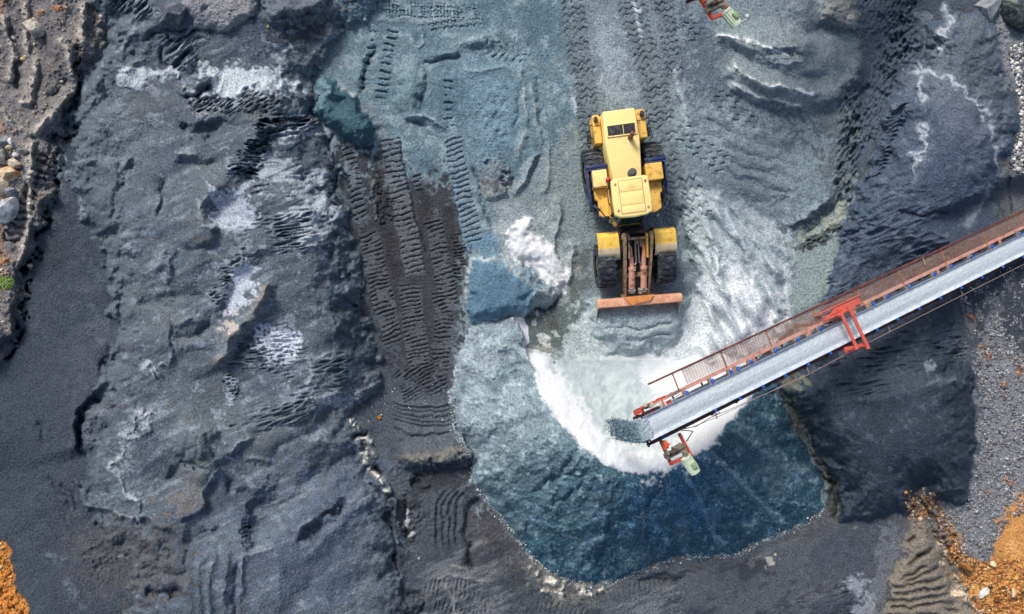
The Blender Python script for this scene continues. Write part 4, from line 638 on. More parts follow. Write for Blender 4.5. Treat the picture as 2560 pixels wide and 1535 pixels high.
# fresh material in front of the bucket
BKT = [(1472, 772), (1480, 742), (1700, 742), (1718, 770), (1716, 820), (1690, 856), (1640, 880), (1580, 886), (1530, 882), (1490, 850), (1474, 812)]
w, d = raise_(BKT, 0.62, 52, lab=9, warp=4); area(BKT, (150, 166, 168), 0.97, 8, tex=N_CL2, tk=0.3); folds([(1490, 800), (1700, 790), (1690, 850), (1560, 880), (1500, 860)], -6, 24, 0.06, 24, seed=66, ratio=3.5); lumps([(1490, 790), (1700, 780), (1680, 850), (1560, 870), (1500, 850)], 16, 0.06, 15, seed=67)
for pts in ([(1530, 820), (1600, 824), (1690, 800)], [(1560, 850), (1620, 846), (1690, 830)]): ridge(pts, -0.14, 4, 6, 20)
area([(1420, 880), (1450, 780), (1472, 760), (1490, 860), (1460, 900)], (160, 174, 174), 0.8, 14, tex=N_CL2)
ridge([(1476, 760), (1472, 820), (1490, 860), (1530, 886)], 0.08, 6, 6, 15, rgb=(176, 190, 190), a=0.6)

# --- dark heap south-east, under the conveyor
LRH = [(1946, 986), (1962, 940), (2060, 880), (2200, 800), (2370, 750), (2384, 820), (2386, 894), (2414, 898), (2430, 930), (2438, 990), (2440, 1070), (2436, 1150), (2424, 1210), (2404, 1256), (2372, 1266), (2330, 1252), (2304, 1216), (2292, 1240), (2280, 1284), (2190, 1300), (2096, 1300), (2104, 1262), (2090, 1200), (2060, 1150), (2030, 1104), (2006, 1050), (1972, 1010)]
w, d = poly(LRH, pad=40, warp=5); LAB[w] = np.where(d > 0, 3, LAB[w]); paint(w, ss(-4, 5, d), (62, 72, 84), 1.0); paint(w, ss(0.3, 1.7, N_CL3[w]) * ss(0, 20, d), (52, 60, 70), 0.8); paint(w, ss(0.9, 2, N_VEIN[w]) * ss(0, 20, d), (92, 104, 118), 0.5)
q = 0.55 + 0.45 * ss(860, 1000, VG[w]); Z[w] += q * 2.0 * (1 - (1 - np.clip(d / 110, 0, 1)) ** 2) * (1 - 0.3 * ss(1050, 1280, VG[w])) + 0.10 * N_BIG[w] * ss(0, 60, d) + 0.03 * N_MID[w] * ss(0, 30, d)
folds([(2040, 880), (2370, 780), (2400, 960), (2100, 1000), (2000, 960)], -8, 20, 0.13, 30, seed=70, ratio=5); ridge([(1990, 1010), (2200, 1000), (2340, 960), (2430, 950)], 0.12, 12, 22, 40); ridge([(2310, 960), (2380, 950), (2420, 962)], 0.1, 8, 12, 12, rgb=(106, 122, 136), a=0.6)
area([(2310, 904), (2340, 902), (2346, 910), (2312, 916)], (130, 140, 152), 0.7, 5, tex=N_CL2)
scarp([(2302, 1214), (2290, 1180), (2280, 1120)], 0.3, 40, 20); ridge([(2370, 760), (2380, 820), (2384, 890)], 0.2, 10, 12, 20); lumps([(2370, 830), (2400, 830), (2396, 900), (2376, 900)], 12, 0.14, 8, seed=71)
CRM = [(1950, 985), (1985, 1000), (2014, 1040), (2022, 1100), (2066, 1150), (2088, 1196), (2092, 1250), (2070, 1262), (2056, 1210), (2030, 1140), (1996, 1080)]
area(CRM, (78, 80, 78), 0.9, 8, tex=N_CL2, tk=0.4); lumps(CRM, 18, 0.3, 8, seed=72); ridge([(2036, 1170), (2056, 1196), (2080, 1210), (2096, 1260), (2080, 1300)], -0.35, 8, 8, 15, rgb=(46, 44, 46), a=0.7)
area([(1950, 950), (1990, 930), (2010, 960), (1980, 990), (1955, 985)], (120, 124, 110), 0.8, 8, tex=N_CL2)

# overall grain of loose stone, then room for the conveyor frame
Z += (0.008 * N_FIN + 0.002 * N_SML) * GR
C *= np.clip(1 + (0.13 * N_FIN + 0.06 * N_SML) * GR, 0.4, 1.9)[..., None]
C[:] = np.clip(C, 0.004, 0.9)
CH = W(1612, 1072, 6.9); CT = W(2560, 608, 0.44)                 # belt centre at the discharge end and at the frame's edge
cdir = Vector((CT.x - CH.x, CT.y - CH.y, 0)).normalized(); CLEN = math.hypot(CT.x - CH.x, CT.y - CH.y)
for _ in range(3):
    k = (H - Z) / H / PXM; X = (UG - 1280) * k; Y = (767.5 - VG) * k
    a_ = (X - CH.x) * cdir.x + (Y - CH.y) * cdir.y; b_ = -(X - CH.x) * cdir.y + (Y - CH.y) * cdir.x
    zb = CH.z + (CT.z - CH.z) * a_ / CLEN - 0.75
    m = ss(2.4, 1.5, np.abs(b_ - 0.3)) * ss(-1, 0.5, a_) * (Z > zb)
    Z = np.where(m > 0, Z + (zb - Z) * m, Z)

# ------------------------------------------------------------------ meshes out of the survey grid
def grid_mesh(name, X, Y, Zz, Cc, Gg, keep=None, material=None):
    nv, nu = X.shape; idx = np.arange(nv * nu).reshape(nv, nu)
    q = np.stack([idx[:-1, :-1], idx[1:, :-1], idx[1:, 1:], idx[:-1, 1:]], -1).reshape(-1, 4)
    if keep is not None:
        f = (keep[:-1, :-1] & keep[1:, :-1] & keep[1:, 1:] & keep[:-1, 1:]).ravel(); q = q[f]
    used = np.zeros(nv * nu, bool); used[q.ravel()] = True; remap = np.cumsum(used) - 1; q = remap[q]
    co = np.stack([X.ravel()[used], Y.ravel()[used], Zz.ravel()[used]], -1).astype(np.float32)
    col = np.concatenate([Cc.reshape(-1, 3)[used], Gg.reshape(-1, 1)[used]], 1).astype(np.float32)
    me = bpy.data.meshes.new(name); me.vertices.add(len(co)); me.vertices.foreach_set('co', co.ravel())
    me.loops.add(q.size); me.loops.foreach_set('vertex_index', q.ravel().astype(np.int32))
    me.polygons.add(len(q)); me.polygons.foreach_set('loop_start', np.arange(0, q.size, 4, dtype=np.int32))
    me.update(calc_edges=True); me.polygons.foreach_set('use_smooth', np.ones(len(q), bool))
    at = me.color_attributes.new('col', 'FLOAT_COLOR', 'POINT'); at.data.foreach_set('color', col.ravel())
    me.materials.append(material or M_EARTH)
    o = bpy.data.objects.new(name, me); COL.objects.link(o); return o
def grow(m, n=1):
    for _ in range(n):
        r = m.copy(); r[1:] |= m[:-1]; r[:-1] |= m[1:]; r[:, 1:] |= m[:, :-1]; r[:, :-1] |= m[:, 1:]; m = r
    return m
def shrink(m, n=1): return ~grow(~m, n)
KX = (H - Z) / H / PXM; XX = (UG - 1280) * KX; YY = (767.5 - VG) * KX
HEAPS = [(1, 'crescent heap of blue-grey gravel, white inside, under the long belt\'s end', 'gravel_heap'),
         (2, 'round dark slate heap with a thin pale crest line, beside the pale chippings', 'gravel_heap'),
         (3, 'darkest charcoal heap south of the conveyor with a straight steep right-hand edge', 'gravel_heap'),
         (4, 'largest dark slate stockpile, wrinkled with rills and pale fans, left of the tracked lane', 'gravel_heap'),
         (5, 'small blue tipped heap at the top of the crawler-tracked lane', 'gravel_heap'),
         (6, 'low blue-grey mound with a pale rim between crawler tracks and white dust', 'gravel_heap'),
         (7, 'small lumpy mound of white stone dust left of the loader', 'dust_heap'),
         (8, 'grey heap scraped into curved bright ridges below the top edge drive unit', 'gravel_heap'),
         (9, 'fresh pale grey-green mound pushed up in front of the loader bucket', 'gravel_heap')]
for lab, txt, nm in HEAPS:
    m = LAB == lab
    if lab in (1, 2, 3, 4, 6, 8): m = shrink(grow(m, 2), 2)
    js, is_ = np.where(m); sl = np.s_[max(js.min() - 3, 0):js.max() + 4, max(is_.min() - 3, 0):is_.max() + 4]
    o = grid_mesh(nm, XX[sl], YY[sl], Z[sl], C[sl], GR[sl], keep=grow(m, 1)[sl]); tag(o, txt, 'heap')
# the ground runs on beneath the heaps and out to the horizon
isl = LAB > 0; dep = np.zeros((NV, NU)); m = isl.copy()
for i in range(12): m = shrink(m, 1); dep += m
t = np.clip(dep / 12.0, 0, 1); ZG = np.where(isl, Z - 0.004 - t * np.maximum(Z * 0.97 + 0.05, 0.05), Z)
n = 26; ext = np.cumsum(np.geomspace(4, 6500, n))
ue = np.concatenate([(uu[0] - ext)[::-1], uu, uu[-1] + ext]); ve = np.concatenate([(vv[0] - ext)[::-1], vv, vv[-1] + ext])
UE, VE = np.meshgrid(ue, ve); ZE = np.pad(ZG, n, mode='edge'); CE = np.pad(C, ((n, n), (n, n), (0, 0)), mode='edge')
dist = np.maximum(np.maximum(uu[0] - UE, UE - uu[-1]), np.maximum(np.maximum(vv[0] - VE, VE - vv[-1]), 0)); fz = ss(300, 0, dist)
ZE = ZE * fz - 0.0; on_ = 1 + 0.25 * np.sin(UE / 97 + 1.3 * np.sin(VE / 141)) * np.sin(VE / 83 + 1.7 * np.sin(UE / 173)); CE = CE * fz[..., None] + lin((104, 104, 104)) * (on_ * (1 - fz))[..., None]
KE = (H - ZE) / H / PXM
g_o = grid_mesh('ground', (UE - 1280) * KE, (767.5 - VE) * KE, ZE, CE, np.pad(GR, n, mode='edge')); tag(g_o, kind='structure')
def zat(px, py): return float(bil(Z, np.array([(px - U0) / STEP]), np.array([(py - V0) / STEP]))[0])

# ------------------------------------------------------------------ mesh builder for made things
class MB:
    def __init__(s): s.bm = bmesh.new()
    def box(s, c, size, rot=None, bev=0.0, top=None):
        """box; top=(sx, sy) scales the upper face"""
        r = bmesh.ops.create_cube(s.bm, size=1.0); vs = r['verts']
        for v in vs:
            if top and v.co.z > 0: v.co.x *= top[0]; v.co.y *= top[1]
            v.co = Vector((v.co.x * size[0], v.co.y * size[1], v.co.z * size[2]))
        if bev:
            es = list({e for v in vs for e in v.link_edges})
            rb = bmesh.ops.bevel(s.bm, geom=es, offset=bev, segments=2, affect='EDGES', profile=0.6)
            vs = list({v for f in rb['faces'] for v in f.verts} | {v for v in vs if v.is_valid})
        M = Matrix.Translation(Vector(c)) @ (rot if rot is not None else Matrix.Identity(4))
        for v in vs: v.co = M @ v.co
        return s
    def bar(s, a, b, w, h, up=Vector((0, 0, 1)), bev=0.0):
        a, b = Vector(a), Vector(b); y = (b - a); l = y.length; y.normalize(); x = y.cross(up); 
        if x.length < 1e-4: x = Vector((1, 0, 0))
        x.normalize(); z = x.cross(y)
        m = Matrix(((x.x, y.x, z.x, 0), (x.y, y.y, z.y, 0), (x.z, y.z, z.z, 0), (0, 0, 0, 1)))
        return s.box((a + b) / 2, (w, l, h), m, bev)
    def cyl(s, a, b, r, r2=None, n=16):
        a, b = Vector(a), Vector(b); d = b - a
        q = d.to_track_quat('Z', 'Y').to_matrix().to_4x4()
        bmesh.ops.create_cone(s.bm, cap_ends=True, segments=n, radius1=r, radius2=r if r2 is None else r2, depth=d.length, matrix=Matrix.Translation((a + b) / 2) @ q)
        return s
    def tube(s, pts, r, n=8):
        P = [Vector(p) for p in pts]
        for a, b in zip(P[:-1], P[1:]): s.cyl(a, b, r, n=n)
        for p in P[1:-1]: bmesh.ops.create_icosphere(s.bm, subdivisions=1, radius=r * 1.02, matrix=Matrix.Translation(p))
        return s
    def ball(s, c, r, sc=(1, 1, 1)):
        bmesh.ops.create_icosphere(s.bm, subdivisions=2, radius=r, matrix=Matrix.Translation(Vector(c)) @ Matrix.Diagonal((*sc, 1))); return s
    def prism(s, poly_, z0, z1, bev=0.0, tops=None):
        """plan outline (list of xy) raised from z0 to z1; z may be a function of (x, y)"""
        f0 = (lambda x, y: z0) if not callable(z0) else z0; f1 = (lambda x, y: z1) if not callable(z1) else z1
        tp = tops or poly_
        lo = [s.bm.verts.new((x, y, f0(x, y))) for x, y in poly_]; hi = [s.bm.verts.new((x, y, f1(x, y))) for x, y in tp]
        n = len(lo); fs = []
        top = s.bm.faces.new(hi); fs.append(top); fs.append(s.bm.faces.new(lo[::-1]))
        for i in range(n): fs.append(s.bm.faces.new((lo[i], lo[(i + 1) % n], hi[(i + 1) % n], hi[i])))
        bmesh.ops.recalc_face_normals(s.bm, faces=fs)
        if bev:
            es = list(top.edges) + [e for e in s.bm.edges if e.verts[0] in (lo + hi) and e.verts[1] in (lo + hi) and abs(e.verts[0].co.z - e.verts[1].co.z) > 1e-3]
            bmesh.ops.bevel(s.bm, geom=list(set(es)), offset=bev, segments=3, affect='EDGES', profile=0.6)
        return s
    def strip(s, prof, x0, x1, M=None):
        """a profile (y, z) swept along x"""
        a = [s.bm.verts.new((x0, y, z)) for y, z in prof]; b = [s.bm.verts.new((x1, y, z)) for y, z in prof]
        for i in range(len(prof) - 1): s.bm.faces.new((a[i], a[i + 1], b[i + 1], b[i]))
        return s
    def xf(s, M): bmesh.ops.transform(s.bm, matrix=M, verts=s.bm.verts); return s
    def build(s, name, material, parent=None, smooth=35):
        me = bpy.data.meshes.new(name); s.bm.normal_update()
        for f in s.bm.faces: f.smooth = True
        s.bm.to_mesh(me); s.bm.free()
        if smooth: me.set_sharp_from_angle(angle=R(smooth))
        me.materials.append(material); o = bpy.data.objects.new(name, me); COL.objects.link(o)
        if parent is not None: o.parent = parent
        return o
def islands(mb, name, material, parent, M=None):
    if M is not None: mb.xf(M)
    mb.bm.verts.ensure_lookup_table(); left = set(mb.bm.verts)
    while left:
        st = [next(iter(left))]; comp = set(st)
        while st:
            v = st.pop()
            for e_ in v.link_edges:
                o_ = e_.other_vert(v)
                if o_ not in comp: comp.add(o_); st.append(o_)
        left -= comp; nb = MB(); mp = {v: nb.bm.verts.new(v.co) for v in comp}
        for f_ in {f_ for v in comp for f_ in v.link_faces}: nb.bm.faces.new([mp[v] for v in f_.verts])
        nb.build(name, material, parent)
    mb.bm.free()
def empty(name, loc, rz=0.0):
    o = bpy.data.objects.new(name, None); COL.objects.link(o); o.location = loc; o.rotation_euler = (0, 0, rz); return o
def copy_tree(o, parent=None):
    c = o.copy(); COL.objects.link(c); c.parent = parent
    for ch in list(o.children): copy_tree(ch, c)
    return c

M_CREAM = mat('sunlit_yellow_paint', (255, 228, 150), 0.42, dirt=(232, 196, 122), dirt_amt=0.2, scale=2.2, fine=0.05)  # loader yellow made paler: the glare of strong sun is put into the colour
M_YEL = mat('dusty_yellow_paint', (246, 196, 96), 0.5, dirt=(150, 104, 56), dirt_amt=0.26, scale=4.5, fine=0.1)
M_YEL2 = mat('fender_yellow', (248, 204, 92), 0.5, dirt=(196, 150, 60), dirt_amt=0.25, scale=3)
M_FEND = mat('mud_splashed_fender', (240, 214, 170), 0.75, dirt=(206, 180, 146), dirt_amt=0.35, scale=3.2, fine=0.12)
M_BLK = mat('black_rubber', (44, 47, 52), 0.85, dirt=(92, 98, 102), dirt_amt=0.4, scale=5, fine=0.2)
M_DARK = mat('dark_grease_steel', (40, 36, 36), 0.6, dirt=(104, 86, 72), dirt_amt=0.38, scale=6, fine=0.25)
M_NAVY = mat('navy_painted_steel', (40, 58, 104), 0.45, dirt=(96, 106, 124), dirt_amt=0.3, scale=5)
M_SALM = mat('rust_tinted_steel', (224, 164, 136), 0.55, dirt=(146, 96, 70), dirt_amt=0.35, scale=4, fine=0.15)
M_RUSTB = mat('worn_bucket_steel', (226, 158, 122), 0.5, dirt=(240, 194, 160), dirt_amt=0.45, scale=3, fine=0.15)
M_ORNG = mat('orange_worn_plate', (222, 146, 80), 0.5, dirt=(190, 120, 72), dirt_amt=0.3, scale=4)
M_TAN = mat('tan_steel', (176, 150, 118), 0.55, dirt=(98, 76, 62), dirt_amt=0.4, scale=6)
M_STEEL = mat('bright_steel', (190, 188, 182), 0.3, metal=0.8, dirt=(120, 104, 90), dirt_amt=0.3, scale=9)
M_GLASS = mat('dark_green_glass', (26, 50, 48), 0.08, spec=0.7, fine=0.02)
M_GRILL = mat('radiator_mesh', (44, 40, 46), 0.6, dirt=(104, 100, 100), dirt_amt=0.25, scale=9)
M_REDP = mat('red_painted_steel', (214, 84, 66), 0.5, dirt=(160, 60, 46), dirt_amt=0.3, scale=5)
M_WHITE = mat('white_plastic', (224, 222, 216), 0.4)

# ------------------------------------------------------------------ wheel loader
LO = Vector((4.69, 3.68, 0.0)); LRZ = R(187.5)
loader = empty('wheel_loader', LO, LRZ)
tag(loader, 'yellow articulated wheel loader with pale cab roof, driving its bucket into the pale heap', 'loader')
def q(r, f, z): return Vector((-r, f, z))
FT = Matrix.Rotation(R(-2.8), 4, 'Z')                             # the front frame is steered a little
def QP(pts): return [(-r, f) for r, f in pts]
# wheels
def wheel_meshes():
    t = MB(); prof = [(-0.33, 0.46), (-0.36, 0.60), (-0.35, 0.78), (-0.30, 0.85), (0.0, 0.865), (0.30, 0.85), (0.35, 0.78), (0.36, 0.60), (0.33, 0.46)]
    N = 48; ring = []
    for i in range(N):
        a = 2 * math.pi * i / N; ring.append([t.bm.verts.new((x, r * math.cos(a), r * math.sin(a))) for x, r in prof])
    for i in range(N):
        for j in range(len(prof) - 1): t.bm.faces.new((ring[i][j], ring[(i + 1) % N][j], ring[(i + 1) % N][j + 1], ring[i][j + 1]))
    n = 22
    for i in range(n):                                           # zig-zag lugs
        for k, (x0, x1, d0, d1) in enumerate(((-0.34, -0.16, 0.0, 0.35), (-0.16, 0.02, 0.35, 0.05), (0.02, 0.18, 0.05, 0.4), (0.18, 0.34, 0.4, 0.1))):
            a0 = 2 * math.pi * (i + d0) / n; a1 = 2 * math.pi * (i + d1) / n; r0 = 0.862 - (0.02 if abs(x0) > 0.3 else 0); r1 = 0.862 - (0.02 if abs(x1) > 0.3 else 0)
            p0 = Vector((x0, r0 * math.cos(a0), r0 * math.sin(a0))); p1 = Vector((x1, r1 * math.cos(a1), r1 * math.sin(a1))); am = (a0 + a1) / 2
            t.bar(p0, p1, 0.105, 0.07, up=Vector((0, math.cos(am), math.sin(am))))
    rim = MB(); rim.cyl((-0.28, 0, 0), (0.28, 0, 0), 0.47, n=32); rim.cyl((-0.31, 0, 0), (0.31, 0, 0), 0.24, n=24)
    for i in range(12):
        a = 2 * math.pi * i / 12; rim.cyl((-0.335, 0.17 * math.cos(a), 0.17 * math.sin(a)), (0.335, 0.17 * math.cos(a), 0.17 * math.sin(a)), 0.02, n=6)
    return t, rim
t_, r_ = wheel_meshes(); wheel0 = r_.build('wheel', mat('dusty_rim', (124, 108, 80), 0.7, dirt=(70, 70, 72), dirt_amt=0.5), loader); tyre0 = t_.build('tyre', M_BLK, wheel0)
for i, (r, f, fr) in enumerate(((-1.19, -1.93, 0), (1.19, -1.93, 0), (-1.19, 1.93, 1), (1.19, 1.93, 1))):
    if i == 0: wo = wheel0
    else:
        wo = wheel0.copy(); COL.objects.link(wo); wo.parent = loader; ty = tyre0.copy(); COL.objects.link(ty); ty.parent = wo
    p = q(r + (0.08 if fr else 0), f, 0.86); wo.location = (FT @ p) if fr else p; wo.rotation_euler = (R(17 * i), 0, R(-2.8) if fr else 0)
# rear frame
m = MB(); m.box(q(0, -1.3, 0.95), (0.9, 3.6, 0.55), bev=0.03); m.box(q(0, -1.93, 0.86), (1.75, 0.34, 0.36), bev=0.04); m.box(q(0, 0.0, 0.9), (0.5, 1.0, 0.7), bev=0.03); m.cyl(q(0, 0, 0.45), q(0, 0, 1.45), 0.16); m.build('rear_frame', M_DARK, loader)
m = MB(); m.prism(QP([(-0.98, -3.98), (0.90, -3.98), (0.90, -3.2), (0.72, -2.95), (-0.80, -2.95), (-0.98, -3.2)]), 0.75, 1.45, bev=0.05); m.build('counterweight', M_YEL, loader)
hood = MB(); hood.prism(QP([(-0.74, -3.97), (0.56, -3.97), (0.60, -2.70), (0.47, -1.30), (-0.66, -1.30), (-0.80, -2.70)]), 1.2, 2.25, bev=0.06, tops=QP([(-0.71, -3.93), (0.53, -3.93), (0.57, -2.70), (0.46, -1.30), (-0.65, -1.30), (-0.77, -2.70)]))
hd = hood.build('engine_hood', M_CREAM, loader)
g = MB(); g.box(q(-0.09, -3.15, 2.262), (1.08, 0.40, 0.03), bev=0.006); gr = g.build('radiator_grille', M_GRILL, hd)
g = MB()
g.box(q(-0.02, -3.15, 2.275), (0.02, 0.38, 0.02))
for s_ in (-1, 1): g.box(q(-0.09 + s_ * 0.555, -3.15, 2.275), (0.05, 0.46, 0.045), bev=0.008)
for s_ in (-1, 1): g.box(q(-0.09, -3.15 + s_ * 0.215, 2.275), (1.06, 0.045, 0.045), bev=0.008)
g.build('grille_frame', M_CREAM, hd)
e = MB(); e.cyl(q(0.20, -2.80, 2.2), q(0.20, -2.80, 2.72), 0.075); e.cyl(q(0.20, -2.80, 2.62), q(0.22, -2.86, 2.80), 0.085, 0.085); e.cyl(q(0.20, -2.80, 2.23), q(0.20, -2.80, 2.45), 0.10, 0.09); e.build('exhaust_pipe', mat('rusty_exhaust', (150, 92, 58), 0.6, dirt=(70, 56, 52), dirt_amt=0.5), loader)
e = MB(); e.cyl(q(0.03, -1.40, 2.2), q(0.03, -1.40, 2.52), 0.07); e.cyl(q(0.03, -1.40, 2.52), q(0.03, -1.40, 2.70), 0.165, n=24); e.cyl(q(0.03, -1.40, 2.70), q(0.03, -1.40, 2.75), 0.15, 0.10, n=24); e.cyl(q(0.03, -1.40, 2.75), q(0.03, -1.40, 2.77), 0.07, n=16); e.build('air_precleaner', mat('grey_plastic', (96, 92, 94), 0.5), loader)
# rear side boxes with lamps and rails
for s_, r0, r1, f1 in ((-1, -1.08, -0.80, -2.83), (1, 0.62, 0.98, -2.83)):
    b = MB(); b.prism(QP([(r0, -3.95), (r1, -3.95), (r1, f1), (r0, f1)]), 0.95, 1.85, bev=0.05); bx = b.build('rear_side_box', M_YEL, loader)
    b = MB(); b.box(q((r0 + r1) / 2, -3.52, 1.853), (r1 - r0 - 0.02, 0.02, 0.012)); b.build('panel_gap', M_DARK, bx)
    l = MB(); rc = (r0 + r1) / 2 + 0.03 * s_; l.box(q(rc, -3.72, 1.97), (0.16, 0.13, 0.17), bev=0.03); l.cyl(q(rc, -3.72, 1.85), q(rc, -3.72, 1.9), 0.04); l.cyl(q(rc, -3.78, 1.98), q(rc, -3.83, 1.98), 0.06); l.build('work_lamp', M_BLK, bx)
    l = MB(); ro = r0 - 0.14 if s_ < 0 else r1 + 0.14
    l.tube([q(ro - 0.12 * s_, -3.6, 1.7), q(ro, -3.6, 1.75), q(ro, -3.15, 1.75), q(ro - 0.12 * s_, -3.05, 1.7)], 0.022); l.tube([q(ro, -3.45, 1.75), q(ro + 0.04 * s_, -3.4, 1.1)], 0.02); l.box(q(ro, -3.15, 1.35), (0.16, 0.34, 0.22), bev=0.03); l.tube([q(ro + .06 * s_, -3.3, 1.5), q(ro + .14 * s_, -2.9, 1.45), q(ro + .02 * s_, -2.8, 1.3)], 0.02); l.build('hand_rail', M_BLK, loader)
# step boxes, running boards, wheel guards
for s_ in (-1, 1):
    a, c = (0.70, 1.37) if s_ > 0 else (-1.37, -0.80)
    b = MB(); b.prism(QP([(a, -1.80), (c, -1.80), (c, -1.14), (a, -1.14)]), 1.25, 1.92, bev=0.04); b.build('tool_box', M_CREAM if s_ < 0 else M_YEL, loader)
    k = 1 if s_ > 0 else -1
    b = MB(); b.prism(QP([(k * 0.62, -1.12), (k * 1.34, -1.12), (k * 1.34, -0.72), (k * 1.24, -0.66), (k * 1.24, -0.08), (k * 0.98, 0.06), (k * 0.72, 0.06), (k * 0.62, -0.2)]), 1.38, 1.55, bev=0.03); b.build('running_board', M_YEL, loader)
    g = MB(); x = k * 1.53
    g.box(q(x, -1.28, 1.62), (0.06, 1.40, 0.42), bev=0.02); g.box(q(k * 1.14, -1.97, 1.80), (0.84, 0.12, 0.10), bev=0.025); g.box(q(k * 1.14, -1.86, 1.66), (0.80, 0.10, 0.30), bev=0.02); g.box(q(x, -1.98, 1.72), (0.10, 0.14, 0.30), bev=0.02)
    g.tube([q(x, -0.62, 1.75), q(x * 0.985, -0.30, 1.70), q(k * 1.38, -0.05, 1.62)], 0.03); g.build('wheel_guard', M_NAVY, loader)
    t = MB(); t.tube([q(k * 0.84, 0.22, 2.1), q(k * 1.15, 0.08, 2.35), q(k * 1.36, -0.26, 2.35), q(k * 1.42, -0.5, 1.7)], 0.024); t.tube([q(k * 0.80, 0.28, 2.0), q(k * 1.1, 0.16, 1.8), q(k * 1.3, -0.05, 1.6)], 0.02); t.tube([q(k * 1.45, -0.5, 1.6), q(k * 1.46, -0.35, 2.1), q(k * 1.36, -0.26, 2.35)], 0.02)
    t.box(q(k * 1.12, 0.10, 2.15), (0.26, 0.07, 0.36), bev=0.02); t.box(q(k * 1.36, -0.2, 2.2), (0.12, 0.07, 0.24), bev=0.02); t.build('mirror', M_BLK, loader)
    l = MB(); l.box(q(k * 0.92, 0.24, 1.98), (0.12, 0.1, 0.12), bev=0.02); l.cyl(q(k * 0.92, 0.29, 1.98), q(k * 0.92, 0.31, 1.98), 0.045); l.build('headlight', M_STEEL, loader)
    st = MB()
    for z in (0.55, 0.9, 1.2): st.box(q(k * 1.32, -0.6, z), (0.28, 0.4, 0.04))
    for f in (-0.8, -0.4): st.box(q(k * 1.40, f, 0.95), (0.04, 0.04, 0.95))
    st.build('ladder', M_DARK, loader)
b = MB(); b.ball(q(-0.86, -1.30, 2.35), 0.105, (1, 1, 1.1)); b.cyl(q(-0.86, -1.30, 1.9), q(-0.86, -1.30, 2.3), 0.035); b.build('warning_beacon', mat('red_lens', (196, 60, 62), 0.2, spec=0.6), loader)
# cab
cx = -0.20
c = MB(); c.prism(QP([(cx - 0.66, -1.10), (cx + 0.66, -1.10), (cx + 0.68, 0.02), (cx + 0.50, 0.42), (cx - 0.50, 0.42), (cx - 0.68, 0.02)]), 1.35, 1.95, bev=0.03); cab = c.build('cab', M_YEL, loader)
c = MB(); c.prism(QP([(cx - 0.63, -1.05), (cx + 0.63, -1.05), (cx + 0.66, 0.03), (cx + 0.46, 0.44), (cx - 0.46, 0.44), (cx - 0.66, 0.03)]), 1.95, 2.98, tops=QP([(cx - 0.60, -1.0), (cx + 0.60, -1.0), (cx + 0.60, -0.02), (cx + 0.42, 0.24), (cx - 0.42, 0.24), (cx - 0.60, -0.02)])); c.build('cab_window', M_GLASS, cab)
c = MB()
for rr, f0, f1 in ((-0.66, 0.03, -0.02), (0.66, 0.03, -0.02), (-0.47, 0.45, 0.25), (0.47, 0.45, 0.25), (-0.63, -1.05, -1.0), (0.63, -1.05, -1.0)): c.bar(q(cx + rr, f0, 1.95), q(cx + rr * 0.93, f1, 2.98), 0.06, 0.06)
c.bar(q(cx - 0.2, 0.46, 2.0), q(cx + 0.25, 0.42, 2.15), 0.02, 0.02); islands(c, 'cab_pillar', M_DARK, cab)
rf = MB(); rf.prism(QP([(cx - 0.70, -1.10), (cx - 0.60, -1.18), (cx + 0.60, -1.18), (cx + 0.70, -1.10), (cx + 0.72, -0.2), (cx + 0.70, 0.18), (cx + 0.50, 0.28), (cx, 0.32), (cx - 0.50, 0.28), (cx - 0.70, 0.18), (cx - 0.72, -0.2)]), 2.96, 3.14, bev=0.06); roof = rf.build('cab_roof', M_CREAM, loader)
p = MB()
for f0, f1 in ((-1.06, -0.66), (-0.645, -0.155), (-0.14, 0.14)): p.box(q(cx, (f0 + f1) / 2, 3.142), (0.86, f1 - f0, 0.022), bev=0.008)
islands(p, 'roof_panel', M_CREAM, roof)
p = MB()
for f in (-1.07, -0.65, -0.148, 0.15): p.box(q(cx, f, 3.148), (0.90, 0.022, 0.016))
for rr in (-0.445, 0.445): p.box(q(cx + rr, -0.46, 3.1475), (0.022, 1.2, 0.016))
p.build('roof_seam', mat('ochre_seam', (196, 160, 92), 0.6), roof)
p = MB()
for rr in (-0.56, 0.56):
    for f in (-0.96, 0.02): p.cyl(q(cx + rr, f, 3.12), q(cx + rr, f, 3.165), 0.045, n=12)
islands(p, 'lifting_eye', M_TAN, roof)
for k in (-1, 1): p = MB(); p.tube([q(cx + k * 0.72, -1.0, 2.9), q(cx + k * 0.78, -0.9, 2.6), q(cx + k * 0.78, -0.4, 2.5), q(cx + k * 0.72, -0.3, 2.4)], 0.02); p.build('grab_rail', M_BLK, cab)
